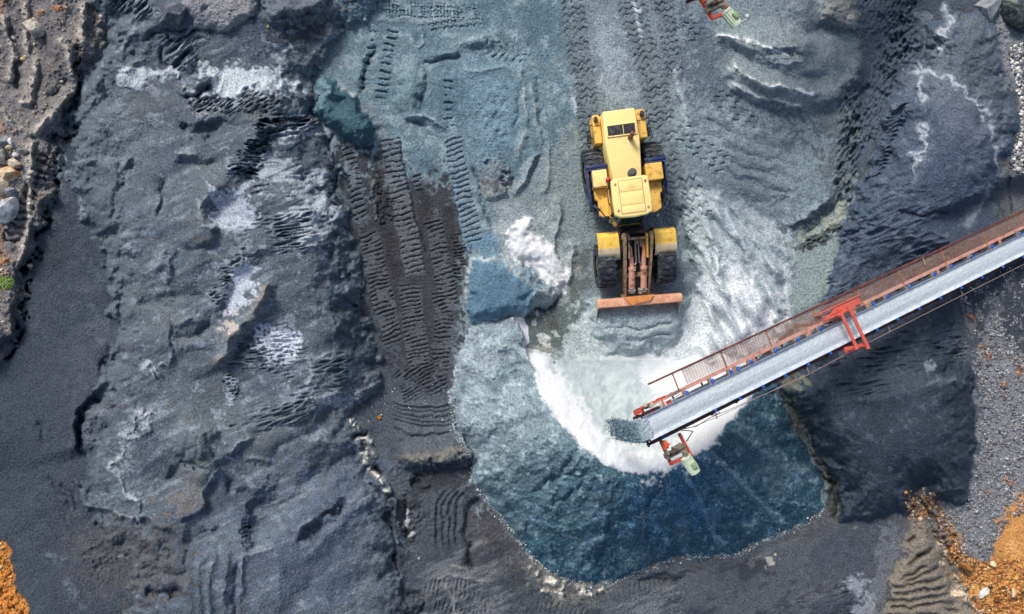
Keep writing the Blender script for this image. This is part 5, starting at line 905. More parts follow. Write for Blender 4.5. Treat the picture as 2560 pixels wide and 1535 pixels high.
# front frame, arms, cylinders, bucket
def fpart(mb, name, material, parent=loader): mb.xf(FT); return mb.build(name, material, parent)
FX = 0.09
m = MB(); m.box(q(FX, 1.35, 0.85), (0.95, 1.9, 0.5), bev=0.03); m.box(q(FX, 1.93, 0.86), (1.75, 0.36, 0.38), bev=0.05)
for s_ in (-1, 1): m.prism(QP([(FX + s_ * 0.62, 0.62), (FX + s_ * 0.70, 0.62), (FX + s_ * 0.70, 1.5), (FX + s_ * 0.62, 1.5)]), 0.9, 1.75)
m.box(q(FX, 0.75, 1.4), (1.2, 0.12, 0.5), bev=0.02); fpart(m, 'front_frame', M_DARK)
for s_ in (-1, 1):
    a, b_ = FX + s_ * 0.70, FX + s_ * 1.53
    fm = MB(); prof = [(0.66, 1.50), (0.74, 1.74), (0.88, 1.84), (1.30, 1.84), (1.52, 1.78), (1.66, 1.62), (1.70, 1.45)]
    lo = [[fm.bm.verts.new(q(r, f, z)) for f, z in prof] for r in (a, b_)]; up = [[fm.bm.verts.new(q(r, f, z - 0.05)) for f, z in prof] for r in (a, b_)]
    for i in range(len(prof) - 1):
        fm.bm.faces.new((lo[0][i], lo[0][i + 1], lo[1][i + 1], lo[1][i])); fm.bm.faces.new((up[0][i], up[1][i], up[1][i + 1], up[0][i + 1]))
        for k_ in (0, 1): fm.bm.faces.new((lo[k_][i], up[k_][i], up[k_][i + 1], lo[k_][i + 1]))
    for k_ in (0, -1): fm.bm.faces.new((lo[0][k_], lo[1][k_], up[1][k_], up[0][k_]))
    bmesh.ops.recalc_face_normals(fm.bm, faces=fm.bm.faces)
    fd = fpart(fm, 'front_fender', M_YEL2)
    lp = MB()
    prof2 = [(1.31, 1.852), (1.52, 1.792), (1.665, 1.63), (1.71, 1.45)]; r2 = [[lp.bm.verts.new(q(r, f, z)) for f, z in prof2] for r in (a - 0.004 * s_, b_ + 0.004 * s_)]
    for i in range(3): lp.bm.faces.new((r2[0][i], r2[0][i + 1], r2[1][i + 1], r2[1][i]))
    bmesh.ops.recalc_face_normals(lp.bm, faces=lp.bm.faces); bmesh.ops.solidify(lp.bm, geom=lp.bm.faces[:], thickness=0.004); fpart(lp, 'fender_lip', M_FEND, fd)
    # lift arm: a plate that dips towards the bucket
    ar = MB(); x0, x1 = FX + s_ * 0.52, FX + s_ * 0.47
    side = [(0.80, 2.12), (1.10, 2.20), (1.9, 1.78), (2.7, 1.20), (3.30, 0.78), (3.34, 0.55), (3.16, 0.48), (2.5, 0.86), (1.7, 1.42), (0.80, 1.86)]
    A = [ar.bm.verts.new(q(x0 + (x1 - x0) * (f - 0.8) / 2.5 - 0.045, f, z)) for f, z in side]; B = [ar.bm.verts.new(q(x0 + (x1 - x0) * (f - 0.8) / 2.5 + 0.045, f, z)) for f, z in side]
    ar.bm.faces.new(A); ar.bm.faces.new(B[::-1])
    for i in range(len(side)): ar.bm.faces.new((A[i], B[i], B[(i + 1) % len(side)], A[(i + 1) % len(side)]))
    bmesh.ops.recalc_face_normals(ar.bm, faces=ar.bm.faces)
    for f, z in ((0.95, 2.0), (3.22, 0.63)): ar.cyl(q(x0 - 0.09, f, z), q(x0 + 0.09, f, z), 0.11)
    fpart(ar, 'lift_arm', M_TAN)
    ip = MB(); xi = FX + s_ * 0.36; ip.bar(q(xi, 0.85, 1.98), q(xi, 1.75, 1.72), 0.05, 0.30); fpart(ip, 'arm_bracket', M_YEL if s_ > 0 else M_TAN)
    cy = MB(); xc = FX + s_ * 0.235
    cy.cyl(q(xc + s_ * 0.03, 1.28, 1.72), q(xc + s_ * 0.02, 1.75, 1.62), 0.055, 0.09); cy.cyl(q(xc + s_ * 0.02, 1.70, 1.63), q(xc, 2.12, 1.52), 0.095); cy.cyl(q(xc, 2.10, 1.53), q(xc, 2.20, 1.50), 0.145); cy.cyl(q(xc, 2.18, 1.50), q(xc, 2.92, 1.18), 0.125); cyo = fpart(cy, 'tilt_cylinder', M_SALM)
    kn = MB(); kn.cyl(q(xc - 0.10, 3.02, 1.14), q(xc + 0.10, 3.02, 1.14), 0.12); kn.cyl(q(xc - 0.15, 3.02, 1.14), q(xc + 0.15, 3.02, 1.14), 0.05); kn.bar(q(xc, 2.86, 1.20), q(xc, 2.98, 1.14), 0.16, 0.14); fpart(kn, 'pivot_boss', M_STEEL, cyo)
    ho = MB(); xh = FX + s_ * 0.05; ho.tube([q(xh, 1.1, 1.75), q(xh, 1.95, 1.64), q(xh + s_ * 0.09, 2.02, 1.62)], 0.018); ho.tube([q(xh + s_ * 0.01, 1.1, 1.72), q(xh + s_ * 0.05, 2.24, 1.56), q(xh + s_ * 0.10, 2.26, 1.55)], 0.016); fpart(ho, 'hydraulic_hose', M_STEEL)
m = MB(); m.cyl(q(FX - 0.42, 1.02, 1.95), q(FX + 0.42, 1.02, 1.95), 0.05); fpart(m, 'cross_tube', M_TAN); m = MB(); m.cyl(q(FX - 0.5, 2.4, 1.22), q(FX + 0.5, 2.4, 1.22), 0.10); fpart(m, 'cross_tube', M_TAN)
m = MB(); m.box(q(FX - 0.02, 1.12, 1.72), (0.14, 0.2, 0.12), bev=0.02); m.box(q(FX + 0.22, 1.2, 1.6), (0.2, 0.3, 0.2), bev=0.02); m.box(q(FX + 0.10, 3.06, 1.1), (0.16, 0.24, 0.14), bev=0.02); islands(m, 'valve_block', M_TAN, loader, FT)
# bucket: a curved shell with side plates and a spill guard
bw0, bw1 = FX - 1.64, FX + 1.74
prof = [(3.62, 1.16), (3.42, 1.20), (3.32, 1.10), (3.26, 0.85), (3.28, 0.55), (3.40, 0.32), (3.62, 0.18), (4.45, 0.08)]
bk = MB(); th = 0.04
inn_ = [(f + (0.05 if z < 1.05 else 0.02), z + (0.05 if z < 0.5 else -0.03)) for f, z in prof]
for pr, sgn in ((prof, 1), (inn_, -1)):
    a = [bk.bm.verts.new(q(bw0, f, z)) for f, z in pr]; b_ = [bk.bm.verts.new(q(bw1, f, z)) for f, z in pr]
    for i in range(len(pr) - 1): bk.bm.faces.new((a[i], b_[i], b_[i + 1], a[i + 1]) if sgn > 0 else (a[i], a[i + 1], b_[i + 1], b_[i]))
bucket = fpart(bk, 'bucket', M_RUSTB)
for r in (bw0, bw1):
    sp = MB(); o_ = [(3.60, 1.15), (3.42, 1.20), (3.32, 1.10), (3.26, 0.85), (3.28, 0.55), (3.40, 0.32), (3.62, 0.18), (4.45, 0.08), (4.42, 0.16), (3.86, 0.62)]
    A = [sp.bm.verts.new(q(r - 0.015, f, z)) for f, z in o_]; B = [sp.bm.verts.new(q(r + 0.015, f, z)) for f, z in o_]
    sp.bm.faces.new(A); sp.bm.faces.new(B[::-1])
    for i in range(len(o_)): sp.bm.faces.new((A[i], B[i], B[(i + 1) % len(o_)], A[(i + 1) % len(o_)]))
    bmesh.ops.recalc_face_normals(sp.bm, faces=sp.bm.faces); fpart(sp, 'side_plate', mat('scoured_plate', (196, 190, 182), 0.5, dirt=(190, 140, 112), dirt_amt=0.3), bucket)
sg = MB(); sg.prism(QP([(bw0 + 0.01, 3.34), (FX - 0.52, 3.30), (FX + 0.52, 3.30), (bw1 - 0.01, 3.34), (bw1 - 0.01, 3.585), (bw1 - 0.36, 3.61), (bw0 + 0.36, 3.61), (bw0 + 0.01, 3.585)]), 1.175, lambda x, y: 1.235 - 0.05 * (y - 3.3) / 0.3, bev=0.012); fpart(sg, 'top_rail', M_RUSTB, bucket)
sg = MB(); sg.prism(QP([(FX - 0.60, 3.26), (FX + 0.62, 3.24), (FX + 0.42, 3.50), (FX + 0.06, 3.53), (FX - 0.30, 3.62)]), 1.2, lambda x, y: 1.30 - 0.06 * (y - 3.3), bev=0.02); fpart(sg, 'spill_guard', M_ORNG, bucket)
sg = MB()
for r in (bw0 + 0.37, bw1 - 0.37): sg.box(q(r, 3.47, 1.222), (0.02, 0.28, 0.03))
sg.box(q(FX + 0.02, 3.38, 1.29), (0.02, 0.26, 0.02)); islands(sg, 'weld_rib', M_SALM, bucket, FT)
te = MB()
for i in range(9): te.box(q(bw0 + 0.2 + i * (bw1 - bw0 - 0.4) / 8, 4.5, 0.09), (0.12, 0.28, 0.07), top=(0.8, 0.6), bev=0.01)
islands(te, 'tooth', M_STEEL, bucket, FT)

# ------------------------------------------------------------------ belt conveyor
M_BELT = mat('dusty_rubber_belt', (176, 186, 200), 0.7, dirt=(206, 212, 218), dirt_amt=0.5, scale=3, fine=0.06)
M_PINK = mat('faded_red_paint', (216, 160, 142), 0.6, dirt=(178, 112, 92), dirt_amt=0.35, scale=3)
M_MAROON = mat('maroon_steel', (92, 44, 50), 0.6, dirt=(50, 40, 48), dirt_amt=0.45, scale=5)
M_GRATE = mat('rusty_grating', (162, 128, 113), 0.75, dirt=(184, 144, 120), dirt_amt=0.4, scale=2, fine=0.2)
M_EDGE = mat('dark_rust_angle', (104, 58, 52), 0.7, dirt=(150, 84, 62), dirt_amt=0.35, scale=3)
M_XBAR = mat('tan_rust_bar', (176, 120, 86), 0.7, dirt=(128, 82, 62), dirt_amt=0.35, scale=5)
M_BLUE = mat('blue_roller_paint', (34, 96, 200), 0.4, dirt=(120, 160, 214), dirt_amt=0.25, scale=9)
M_RED = mat('bright_red_tube', (216, 104, 88), 0.45, dirt=(190, 66, 56), dirt_amt=0.3, scale=4)
M_GREEN = mat('pale_green_motor_paint', (204, 220, 190), 0.45, dirt=(226, 224, 204), dirt_amt=0.35, scale=4)
M_GEAR = mat('dusty_gearbox', (140, 130, 112), 0.6, dirt=(92, 86, 84), dirt_amt=0.4, scale=7)
M_ORBX = mat('orange_guard', (232, 106, 66), 0.5, dirt=(190, 84, 56), dirt_amt=0.25)

conv = empty('belt_conveyor', (CH.x, CH.y, 0), math.atan2(cdir.y, cdir.x))
tag(conv, 'long inclined belt conveyor with rusty walkway crossing the right half of the yard', 'conveyor')
PHI = math.atan2(CH.z - CT.z, CLEN); cS, sS = math.cos(PHI), math.sin(PHI); ALEN = CLEN / cS + 1.3
def K(a, b, n=0.0): return Vector((a * cS + n * sS, b, CH.z - a * sS + n * cS))
def on(px, py, n=0.0):
    """(a, b) on the plane n above the belt for a survey point"""
    d = W(px, py, 0) - Vector((0, 0, H)); o0 = Vector((0, 0, H)) - Vector((CH.x, CH.y, 0)); Y = Vector((-cdir.y, cdir.x, 0)); S = cdir * cS - Vector((0, 0, sS)); Nn = cdir * sS + Vector((0, 0, cS))
    Q0 = Vector((0, 0, CH.z)); t = (n - (o0 - Q0).dot(Nn)) / d.dot(Nn); p = o0 + d * t - Q0
    return p.dot(S), p.dot(Y)
def KP(px, py, n=0.0): a, b = on(px, py, n); return K(a, b, n)
KM = Matrix(((cS, 0, sS, 0), (0, 1, 0, 0), (-sS, 0, cS, CH.z), (0, 0, 0, 1)))       # (a, b, n) -> local
A0 = 0.0
def kpart(mb, name, material, parent=None): mb.xf(KM); return mb.build(name, material, parent or conv)
bprof = [(-0.395, 0.115), (-0.39, 0.125), (-0.29, 0.02), (-0.27, 0.0), (0.27, 0.0), (0.29, 0.02), (0.39, 0.125), (0.395, 0.115)]
b = MB(); N = 160
rows = [[b.bm.verts.new((A0 + (ALEN - A0) * i / N, y, z + 0.006 * math.sin(i * 1.9) * (abs(y) > 0.3))) for y, z in bprof] for i in range(N + 1)]
lo = [(y * 0.98, z - 0.015) for y, z in bprof]
for r0, r1 in zip(rows[:-1], rows[1:]):
    for j in range(len(bprof) - 1): b.bm.faces.new((r0[j], r1[j], r1[j + 1], r0[j + 1]))
b.box(((A0 + ALEN) / 2, 0, -0.34), (ALEN - A0, 0.74, 0.012))                        # return run
na = 10; pr = 0.17                                                              # wrap round the head pulley
for a0, sg in ((A0, -1), (ALEN, 1)):
    for i in range(na):
        t0, t1 = math.pi * i / na, math.pi * (i + 1) / na
        vs = [b.bm.verts.new((a0 + sg * pr * math.sin(t), y, -0.17 + pr * math.cos(t))) for t, y in ((t0, -0.38), (t0, 0.38), (t1, 0.38), (t1, -0.38))]; b.bm.faces.new(vs)
kpart(b, 'belt', M_BELT)
for a0 in (A0, ALEN):
    p = MB(); p.cyl((a0, -0.42, -0.17), (a0, 0.42, -0.17), 0.16, n=24); p.cyl((a0, -0.62, -0.17), (a0, 0.62, -0.17), 0.04); kpart(p, 'pulley', M_DARK)
# side beams and the truss below
f = MB(); f.box(((ALEN + 0.6) / 2, 0.60, -0.03), (ALEN - 0.6, 0.10, 0.10)); f.box(((ALEN + 1.9) / 2, 0.665, 0.0), (ALEN - 1.9, 0.025, 0.04)); f.build  # upper north channel
kpart(f, 'walkway_beam', M_PINK)
f = MB(); f.box((ALEN / 2 + 0.1, -0.52, -0.12), (ALEN, 0.09, 0.14)); f.box((ALEN / 2 + 0.1, -0.62, -0.44), (ALEN, 0.08, 0.08)); kpart(f, 'side_beam', M_MAROON)
f = MB(); f.box((ALEN / 2 + 0.1, 0.52, -0.46), (ALEN, 0.08, 0.08))
na = int(ALEN / 1.2)
for i in range(na):
    a = 0.4 + i * 1.2
    for s_ in (-1, 1): f.bar((a, s_ * 0.52, -0.18), (a, s_ * 0.56, -0.44), 0.05, 0.05); f.bar((a, s_ * 0.52, -0.18), (a + 1.2, s_ * 0.56, -0.44), 0.04, 0.04)
    f.bar((a, -0.6, -0.46), (a, 0.56, -0.46), 0.05, 0.05)
kpart(f, 'truss', M_MAROON)
# walkway: grating of real bars, edge angle, cross bars
WB0, WB1 = 0.70, 1.22
AW = on(1700, 985, 0)[0]
g = MB()
nb = 12
for i in range(nb): g.box(((AW + 0.35 + ALEN) / 2, WB0 + 0.02 + (WB1 - WB0 - 0.05) * i / (nb - 1), 0.01), (ALEN - AW - 0.35, 0.014, 0.02))
n_ = int((ALEN - AW) / 0.11)
for i in range(n_): g.box((AW + 0.4 + i * 0.11, (WB0 + WB1) / 2, 0.004), (0.008, WB1 - WB0, 0.010))
kpart(g, 'walkway_grating', M_GRATE)
g = MB(); ae = on(1622, 966, 0.0); g.box(((ae[0] + ALEN) / 2, WB1 + 0.01, 0.03), (ALEN - ae[0], 0.045, 0.09)); kpart(g, 'walkway_edge', M_EDGE)
for i, (px, py) in enumerate(((1688, 952), (1808, 896), (1920, 842), (2038, 785), (2148, 736), (2252, 690), (2358, 640), (2460, 590), (2552, 548))):
    a, _ = on(px, py, 0.03); g = MB(); g.box((a, (WB0 + WB1) / 2 - 0.02, 0.03), (0.04, WB1 - WB0 + 0.08, 0.03)); kpart(g, 'cross_bar', M_XBAR)
g = MB()
for (x0, y0, x1, y1) in ((2306, 642, 2314, 664), (2522, 563, 2524, 575)): g.bar((*on(x0, y0, .06), 0.06), (*on(x1, y1, .06), 0.06), 0.045, 0.03)
islands(g, 'loose_strip', M_TAN, conv, KM)
# idlers
NI = [(1717, 986), (1780, 954), (1826, 930), (1843, 922), (1876, 904), (1936, 875), (1992, 849), (2048, 820), (2104, 792), (2180, 759), (2216, 741), (2270, 716), (2334, 684), (2374, 664), (2425, 640), (2477, 615), (2546, 582)]
for px, py in NI:
    a = on(px, py, 0.08)[0]
    r = MB(); r.cyl((a, 0.435, 0.10), (a + 0.01, 0.53, 0.12), 0.062, n=14); r.cyl((a, 0.37, 0.075), (a, 0.44, 0.10), 0.03, n=8); ro = kpart(r, 'idler_roller', M_BLUE)
    k = MB(); k.box((a - 0.075, 0.50, 0.03), (0.03, 0.20, 0.14), bev=0.006); k.box((a - 0.02, 0.55, -0.02), (0.14, 0.08, 0.05), bev=0.006); kpart(k, 'bracket', M_TAN, ro)
SI = [(1786, 1020), (1848, 992), (1906, 963), (1962, 935), (2018, 906), (2074, 878), (2191, 822), (2243, 797), (2297, 770), (2350, 744), (2402, 718), (2454, 692), (2506, 667), (2556, 640)]
for px, py in SI:
    a = on(px, py, 0.08)[0]
    r = MB(); r.cyl((a, -0.42, 0.09), (a, -0.49, 0.10), 0.05, n=14); ro = kpart(r, 'idler_roller', M_BLUE); 
    k = MB(); k.box((a + 0.01, -0.485, 0.0), (0.05, 0.06, 0.14), bev=0.006); k.box((a - 0.07, -0.56, -0.06), (0.09, 0.06, 0.05)); kpart(k, 'bracket', M_DARK, ro)
k = MB()
for px, py in ((1826, 930), (1875, 903), (2010, 838), (2016, 836), (2125, 778), (2340, 686), (2494, 608), (2160, 766)): a = on(px, py, 0.02)[0]; k.box((a + 0.14, 0.50, 0.0), (0.035, 0.20, 0.05)); k.box((a + 0.22, 0.50, 0.0), (0.03, 0.2, 0.05))
islands(k, 'cross_strut', M_SALM, conv, KM)
k = MB(); c0, c1 = on(1772, 1046, 0.05), on(2560, 650, 0.05)
k.tube([(c0[0], c0[1], 0.05), (on(1990, 936, .05)[0], -0.80, 0.03), (on(2146, 862, .05)[0], -0.74, 0.06), (ALEN, -0.76, 0.05)], 0.012, 6); k.tube([(on(1735, 1070, .05)[0], -0.62, 0.02), (on(1800, 1040, .05)[0], -0.72, -0.05), (on(2000, 930, .05)[0], -0.76, 0.0)], 0.010, 6)
for i in range(5): k.box((2.6 + i * 4.1, -0.66, -0.02), (0.03, 0.2, 0.02))
kpart(k, 'pull_cord', mat('weathered_cord', (150, 128, 122), 0.8))
# red portal over the belt
def tubepx(mb, p0, p1, n0, n1, r): mb.cyl((*on(*p0, n0), n0), (*on(*p1, n1), n1), r, n=16)
for p0, p1, e0 in (((2105, 788), (2141, 868), 0), ((2126, 776), (2168, 864), 1)):
    t = MB(); tubepx(t, p0, p1, 0.50, 0.50, 0.062); a0, b0 = on(*p0, 0.5); a1, b1 = on(*p1, 0.5)
    t.cyl((a0, b0, 0.5), (a0, b0 + 0.02, -0.05), 0.055); t.cyl((a1, b1, 0.5), (a1, b1 - 0.02, -0.4), 0.055); t.cyl((a0, b0 - 0.02, 0.5), (a0, b0 + 0.13 * e0 + 0.06, 0.5), 0.07); t.cyl((a1, b1 + 0.02, 0.5), (a1, b1 - 0.06 - 0.05 * e0, 0.5), 0.07); kpart(t, 'portal_tube', M_RED)
t = MB(); t.bar((*on(2060, 800, .3), .3), (*on(2136, 768, .3), .3), 0.07, 0.12); t.bar((*on(2056, 794, .2), .2), (*on(2120, 768, .2), .2), 0.03, 0.05); t.bar((*on(2036, 790, .12), .12), (*on(2148, 738, .12), .12), 0.03, 0.06)
t.prism([on(2086, 770, .1), on(2146, 744, .1), on(2152, 758, .1), on(2128, 768, .1), on(2072, 792, .1)], 0.08, 0.13); kpart(t, 'portal_plate', M_RED)
t = MB(); t.bar((*on(2114, 874, .3), .3), (*on(2158, 862, .3), .3), 0.08, 0.12); t.bar((*on(2114, 880, .05), .05), (*on(2156, 862, .05), .05), 0.16, 0.05); kpart(t, 'portal_plate', M_RED)
# trestle legs under the portal, standing on the ground
aT = on(2130, 820, 0)[0]
for s_ in (-1, 1):
    t = MB(); top = K(aT, s_ * 0.30, -0.48); t.cyl((top.x - 0.3, s_ * 0.30 - 0.25, -0.6), top, 0.07); t.cyl((top.x + 0.9, s_ * 0.30 - 0.25, -0.6), top + Vector((0.1, 0, 0)), 0.07); t.bar((top.x - 0.2, s_ * 0.30 - 0.15, top.z * 0.4), (top.x + 0.6, s_ * 0.30 - 0.15, top.z * 0.4), 0.07, 0.07); t.build('trestle_leg', M_MAROON, conv)
for s_ in (-1, 1):
    t = MB(); top = K(5.4, s_ * 0.28, -0.48); t.cyl((K(aT, 0, 0).x - 0.4, s_ * 0.28 - 0.3, -0.4), top, 0.075); t.build('raker_leg', M_MAROON, conv)
# discharge end: bearings and cover plates on the north side
t = MB(); t.bar((*on(1586, 1034, -.05), -.05), (*on(1604, 1026, -.05), -.05), 0.13, 0.08); t.bar((*on(1600, 1022, 0), 0), (*on(1662, 990, 0), 0), 0.03, 0.06); t.bar((*on(1652, 996, 0), 0), (*on(1662, 1018, 0), 0), 0.03, 0.05); t.bar((*on(1640, 1000, 0), 0), (*on(1662, 992, 0), 0), 0.05, 0.05); t.box((*on(1673, 1006, -.05), -.05), (0.15, 0.12, 0.1), bev=0.02); kpart(t, 'end_bracket', M_REDP)
t = MB(); t.bar((*on(1608, 1038, -.08), -.08), (*on(1648, 1020, -.08), -.08), 0.13, 0.14); kpart(t, 'side_plate', M_MAROON)
t = MB(); t.box((*on(1614, 1012, 0), 0), (0.12, 0.12, 0.14), bev=0.03); t.box((*on(1628, 1014, 0), 0), (0.18, 0.14, 0.12), bev=0.03); t.cyl((*on(1618, 1006, .05), .05), (*on(1618, 1006, .12), .12), 0.05); t.box((*on(1653, 1013, 0), 0), (0.12, 0.14, 0.04), bev=0.01); t.box((*on(1664, 1010, 0), 0), (0.09, 0.16, 0.04), bev=0.01); islands(t, 'bearing_housing', mat('cream_bearing', (206, 200, 182), 0.5, dirt=(140, 130, 118), dirt_amt=0.35), conv, KM)
t = MB(); t.bar((*on(1700, 974, .02), .02), (*on(1664, 992, .02), .02), 0.02, 0.03); t.bar((*on(1712, 970, .02), .02), (*on(1678, 988, .02), .02), 0.02, 0.03); t.bar((*on(1664, 1005, .02), .02), (*on(1704, 984, .02), .02), 0.02, 0.02); islands(t, 'tension_rod', M_STEEL, conv, KM)
# drive unit on the south side: frame, gearbox, coupling, orange guard, green motor
nd = -0.30
def tb(mb, p0, p1, w_, h_, n=nd): mb.bar((*on(*p0, n), n), (*on(*p1, n), n), w_, h_)
t = MB(); tb(t, (1650, 1098), (1678, 1162), .07, .12); tb(t, (1676, 1160), (1706, 1146), .09, .12); tb(t, (1698, 1084), (1728, 1140), .07, .12); tb(t, (1704, 1146), (1730, 1136), .06, .10); tb(t, (1628, 1106), (1706, 1064), .09, .14, -0.2); fr = kpart(t, 'drive_frame', M_REDP)
t = MB(); tb(t, (1664, 1142), (1710, 1118), .17, .22, nd + .05); tb(t, (1684, 1124), (1706, 1112), .12, .24, nd + .1); t.box((*on(1712, 1132, nd + .15), nd + .15), (0.14, 0.14, 0.2), bev=0.03); t.box((*on(1668, 1132, nd + .2), nd + .2), (0.09, 0.14, 0.18), bev=0.03); kpart(t, 'gearbox', M_GEAR)
t = MB(); a, b_ = on(1686, 1130, nd + .24); t.cyl((a - .14, b_ - .01, nd + .2), (a + .17, b_ + .01, nd + .2), 0.055); t.cyl((a - .16, b_, nd + .2), (a - .10, b_, nd + .2), 0.075); t.cyl((a + .08, b_ + .01, nd + .2), (a + .11, b_ + .01, nd + .2), 0.08); kpart(t, 'shaft_coupling', M_DARK)
t = MB(); a, b_ = on(1669, 1111, nd + .3); t.box((a, b_, nd + .15), (0.12, 0.22, 0.2), bev=0.03); t.box((a + .07, b_ - .05, nd + .13), (0.12, 0.08, 0.18), bev=0.02); t.box((a - .01, b_ - .13, nd + .12), (0.16, 0.06, 0.15), bev=0.02); kpart(t, 'coupling_guard', M_ORBX)
t = MB(); a, b_ = on(1658, 1092, 0); t.box((a, b_, -0.05), (0.26, 0.12, 0.14), bev=0.03); t.cyl((a, b_ - 0.06, -.1), (a, b_ + 0.2, -.1), 0.06); kpart(t, 'bearing_block', M_NAVY)
p0, p1 = Vector((*on(1717, 1142, nd + .2), nd + .1)), Vector((*on(1738, 1180, nd + .1), nd + .1)); dv = (p1 - p0).normalized(); xv = Vector((dv.y, -dv.x, 0))
t = MB(); t.cyl(p0 + dv * .02, p1 - dv * .02, 0.165, n=20); t.cyl(p0, p0 + dv * .07, 0.185, n=20); t.cyl(p1 - dv * .12, p1, 0.185, n=20)
for i in range(14):
    an = 2 * math.pi * i / 14; o_ = xv * math.cos(an) * .165 + Vector((0, 0, 1)) * math.sin(an) * .165; t.bar(p0 + dv * .07 + o_, p1 - dv * .12 + o_, .014, .05, up=o_.normalized())
mo = kpart(t, 'drive_motor', M_GREEN)
t = MB(); pm = (p0 + p1) / 2; t.box(pm + Vector((0, 0, .2)) + dv * .02, (0.16, 0.2, 0.1), Matrix.Rotation(math.atan2(dv.y, dv.x) + R(90), 4, 'Z'), bev=0.02); kpart(t, 'terminal_box', mat('green_box', (146, 172, 128), 0.5), mo)
t = MB(); t.tube([(*on(1700, 1075, 0), 0), (*on(1732, 1078, .05), .05), (*on(1716, 1104, 0), 0)], 0.018, 6); t.tube([(*on(1700, 1074, 0), 0), (*on(1740, 1066, .02), .02), (*on(1800, 1030, 0), 0)], 0.014, 6); kpart(t, 'power_cable', M_BLK)

# second conveyor: same machine, its discharge end just beyond the top of the frame
conv2 = copy_tree(conv); conv2['label'] = 'second conveyor\'s red drive unit with green motor hanging in at the top edge'
rz1 = math.atan2(cdir.y, cdir.x); rz2 = rz1 + R(8.0)
mloc = KM @ pm; rot2 = Matrix.Rotation(rz2, 3, 'Z'); off = rot2 @ mloc; goal = W(1828, 45, mloc.z)
conv2.location = (goal.x - off.x, goal.y - off.y, 0.0); conv2.rotation_euler = (0, 0, rz2)
for o in (conv, conv2): o['group'] = 'belt conveyors'
lamp = MB(); pL = W(1867, 40, 5.6); lamp.tube([W(1846, 57, 5.55), W(1858, 52, 5.6), W(1867, 46, 5.62)], 0.014, 6); lamp.cyl(pL, pL + Vector((0, 0, .05)), 0.055, n=16)
lm = lamp.build('lamp', M_WHITE); lm.parent = conv2; lm.matrix_parent_inverse = Matrix.LocRotScale(conv2.location, conv2.rotation_euler.to_quaternion(), None).inverted()

# gravel riding on the belt and pouring off its end
M_LOAD = earth_mat('belt_gravel', grain=0.12, bump=0.4)
def col_attr(o, cols):
    me = o.data; at = me.color_attributes.new('col', 'FLOAT_COLOR', 'POINT')
    at.data.foreach_set('color', np.concatenate([np.asarray(cols), np.ones((len(me.vertices), 1))], 1).astype(np.float32).ravel())
def load_on(cv, nm_label):
    na, nb = 620, 13; a = np.linspace(0.06, ALEN - 0.3, na); yb = np.linspace(-0.30, 0.30, nb)
    rs = np.random.RandomState(5); nz = rs.standard_normal((na, nb)); st = np.cumsum(rs.standard_normal((na // 20 + 3, nb)) * 0.3, 0); st = st - st.mean(0)
    ab, bb = np.meshgrid(a, yb, indexing='ij'); h = 0.012 + 0.05 * (1 - (bb / 0.30) ** 2) + 0.006 * nz * (np.abs(bb) < 0.29); h[:, 0] = h[:, -1] = 0.03
    stre = bil(st, np.broadcast_to(np.arange(nb)[None, :], ab.shape).astype(float), ab / ALEN * (na // 20)); lum = np.clip(1 + 0.10 * np.tanh(stre) + 0.06 * nz, 0.6, 1.3)
    base = lin((198, 208, 212)); col = (base[None, None, :] * lum[..., None]).reshape(-1, 3)
    P = np.stack([ab * cS + h * sS, bb, CH.z - ab * sS + h * cS], -1).reshape(-1, 3)
    idx = np.arange(na * nb).reshape(na, nb); qd = np.stack([idx[:-1, :-1], idx[1:, :-1], idx[1:, 1:], idx[:-1, 1:]], -1).reshape(-1, 4)
    me = bpy.data.meshes.new('belt_gravel'); me.from_pydata(P.tolist(), [], qd.tolist()); me.polygons.foreach_set('use_smooth', np.ones(len(qd), bool)); me.materials.append(M_LOAD)
    o = bpy.data.objects.new('belt_gravel', me); COL.objects.link(o); col_attr(o, col); o.location = cv.location; o.rotation_euler = cv.rotation_euler
    tag(o, nm_label, 'gravel', kind='stuff'); return o
load_on(conv, 'pale crushed gravel riding along the long conveyor\'s belt')

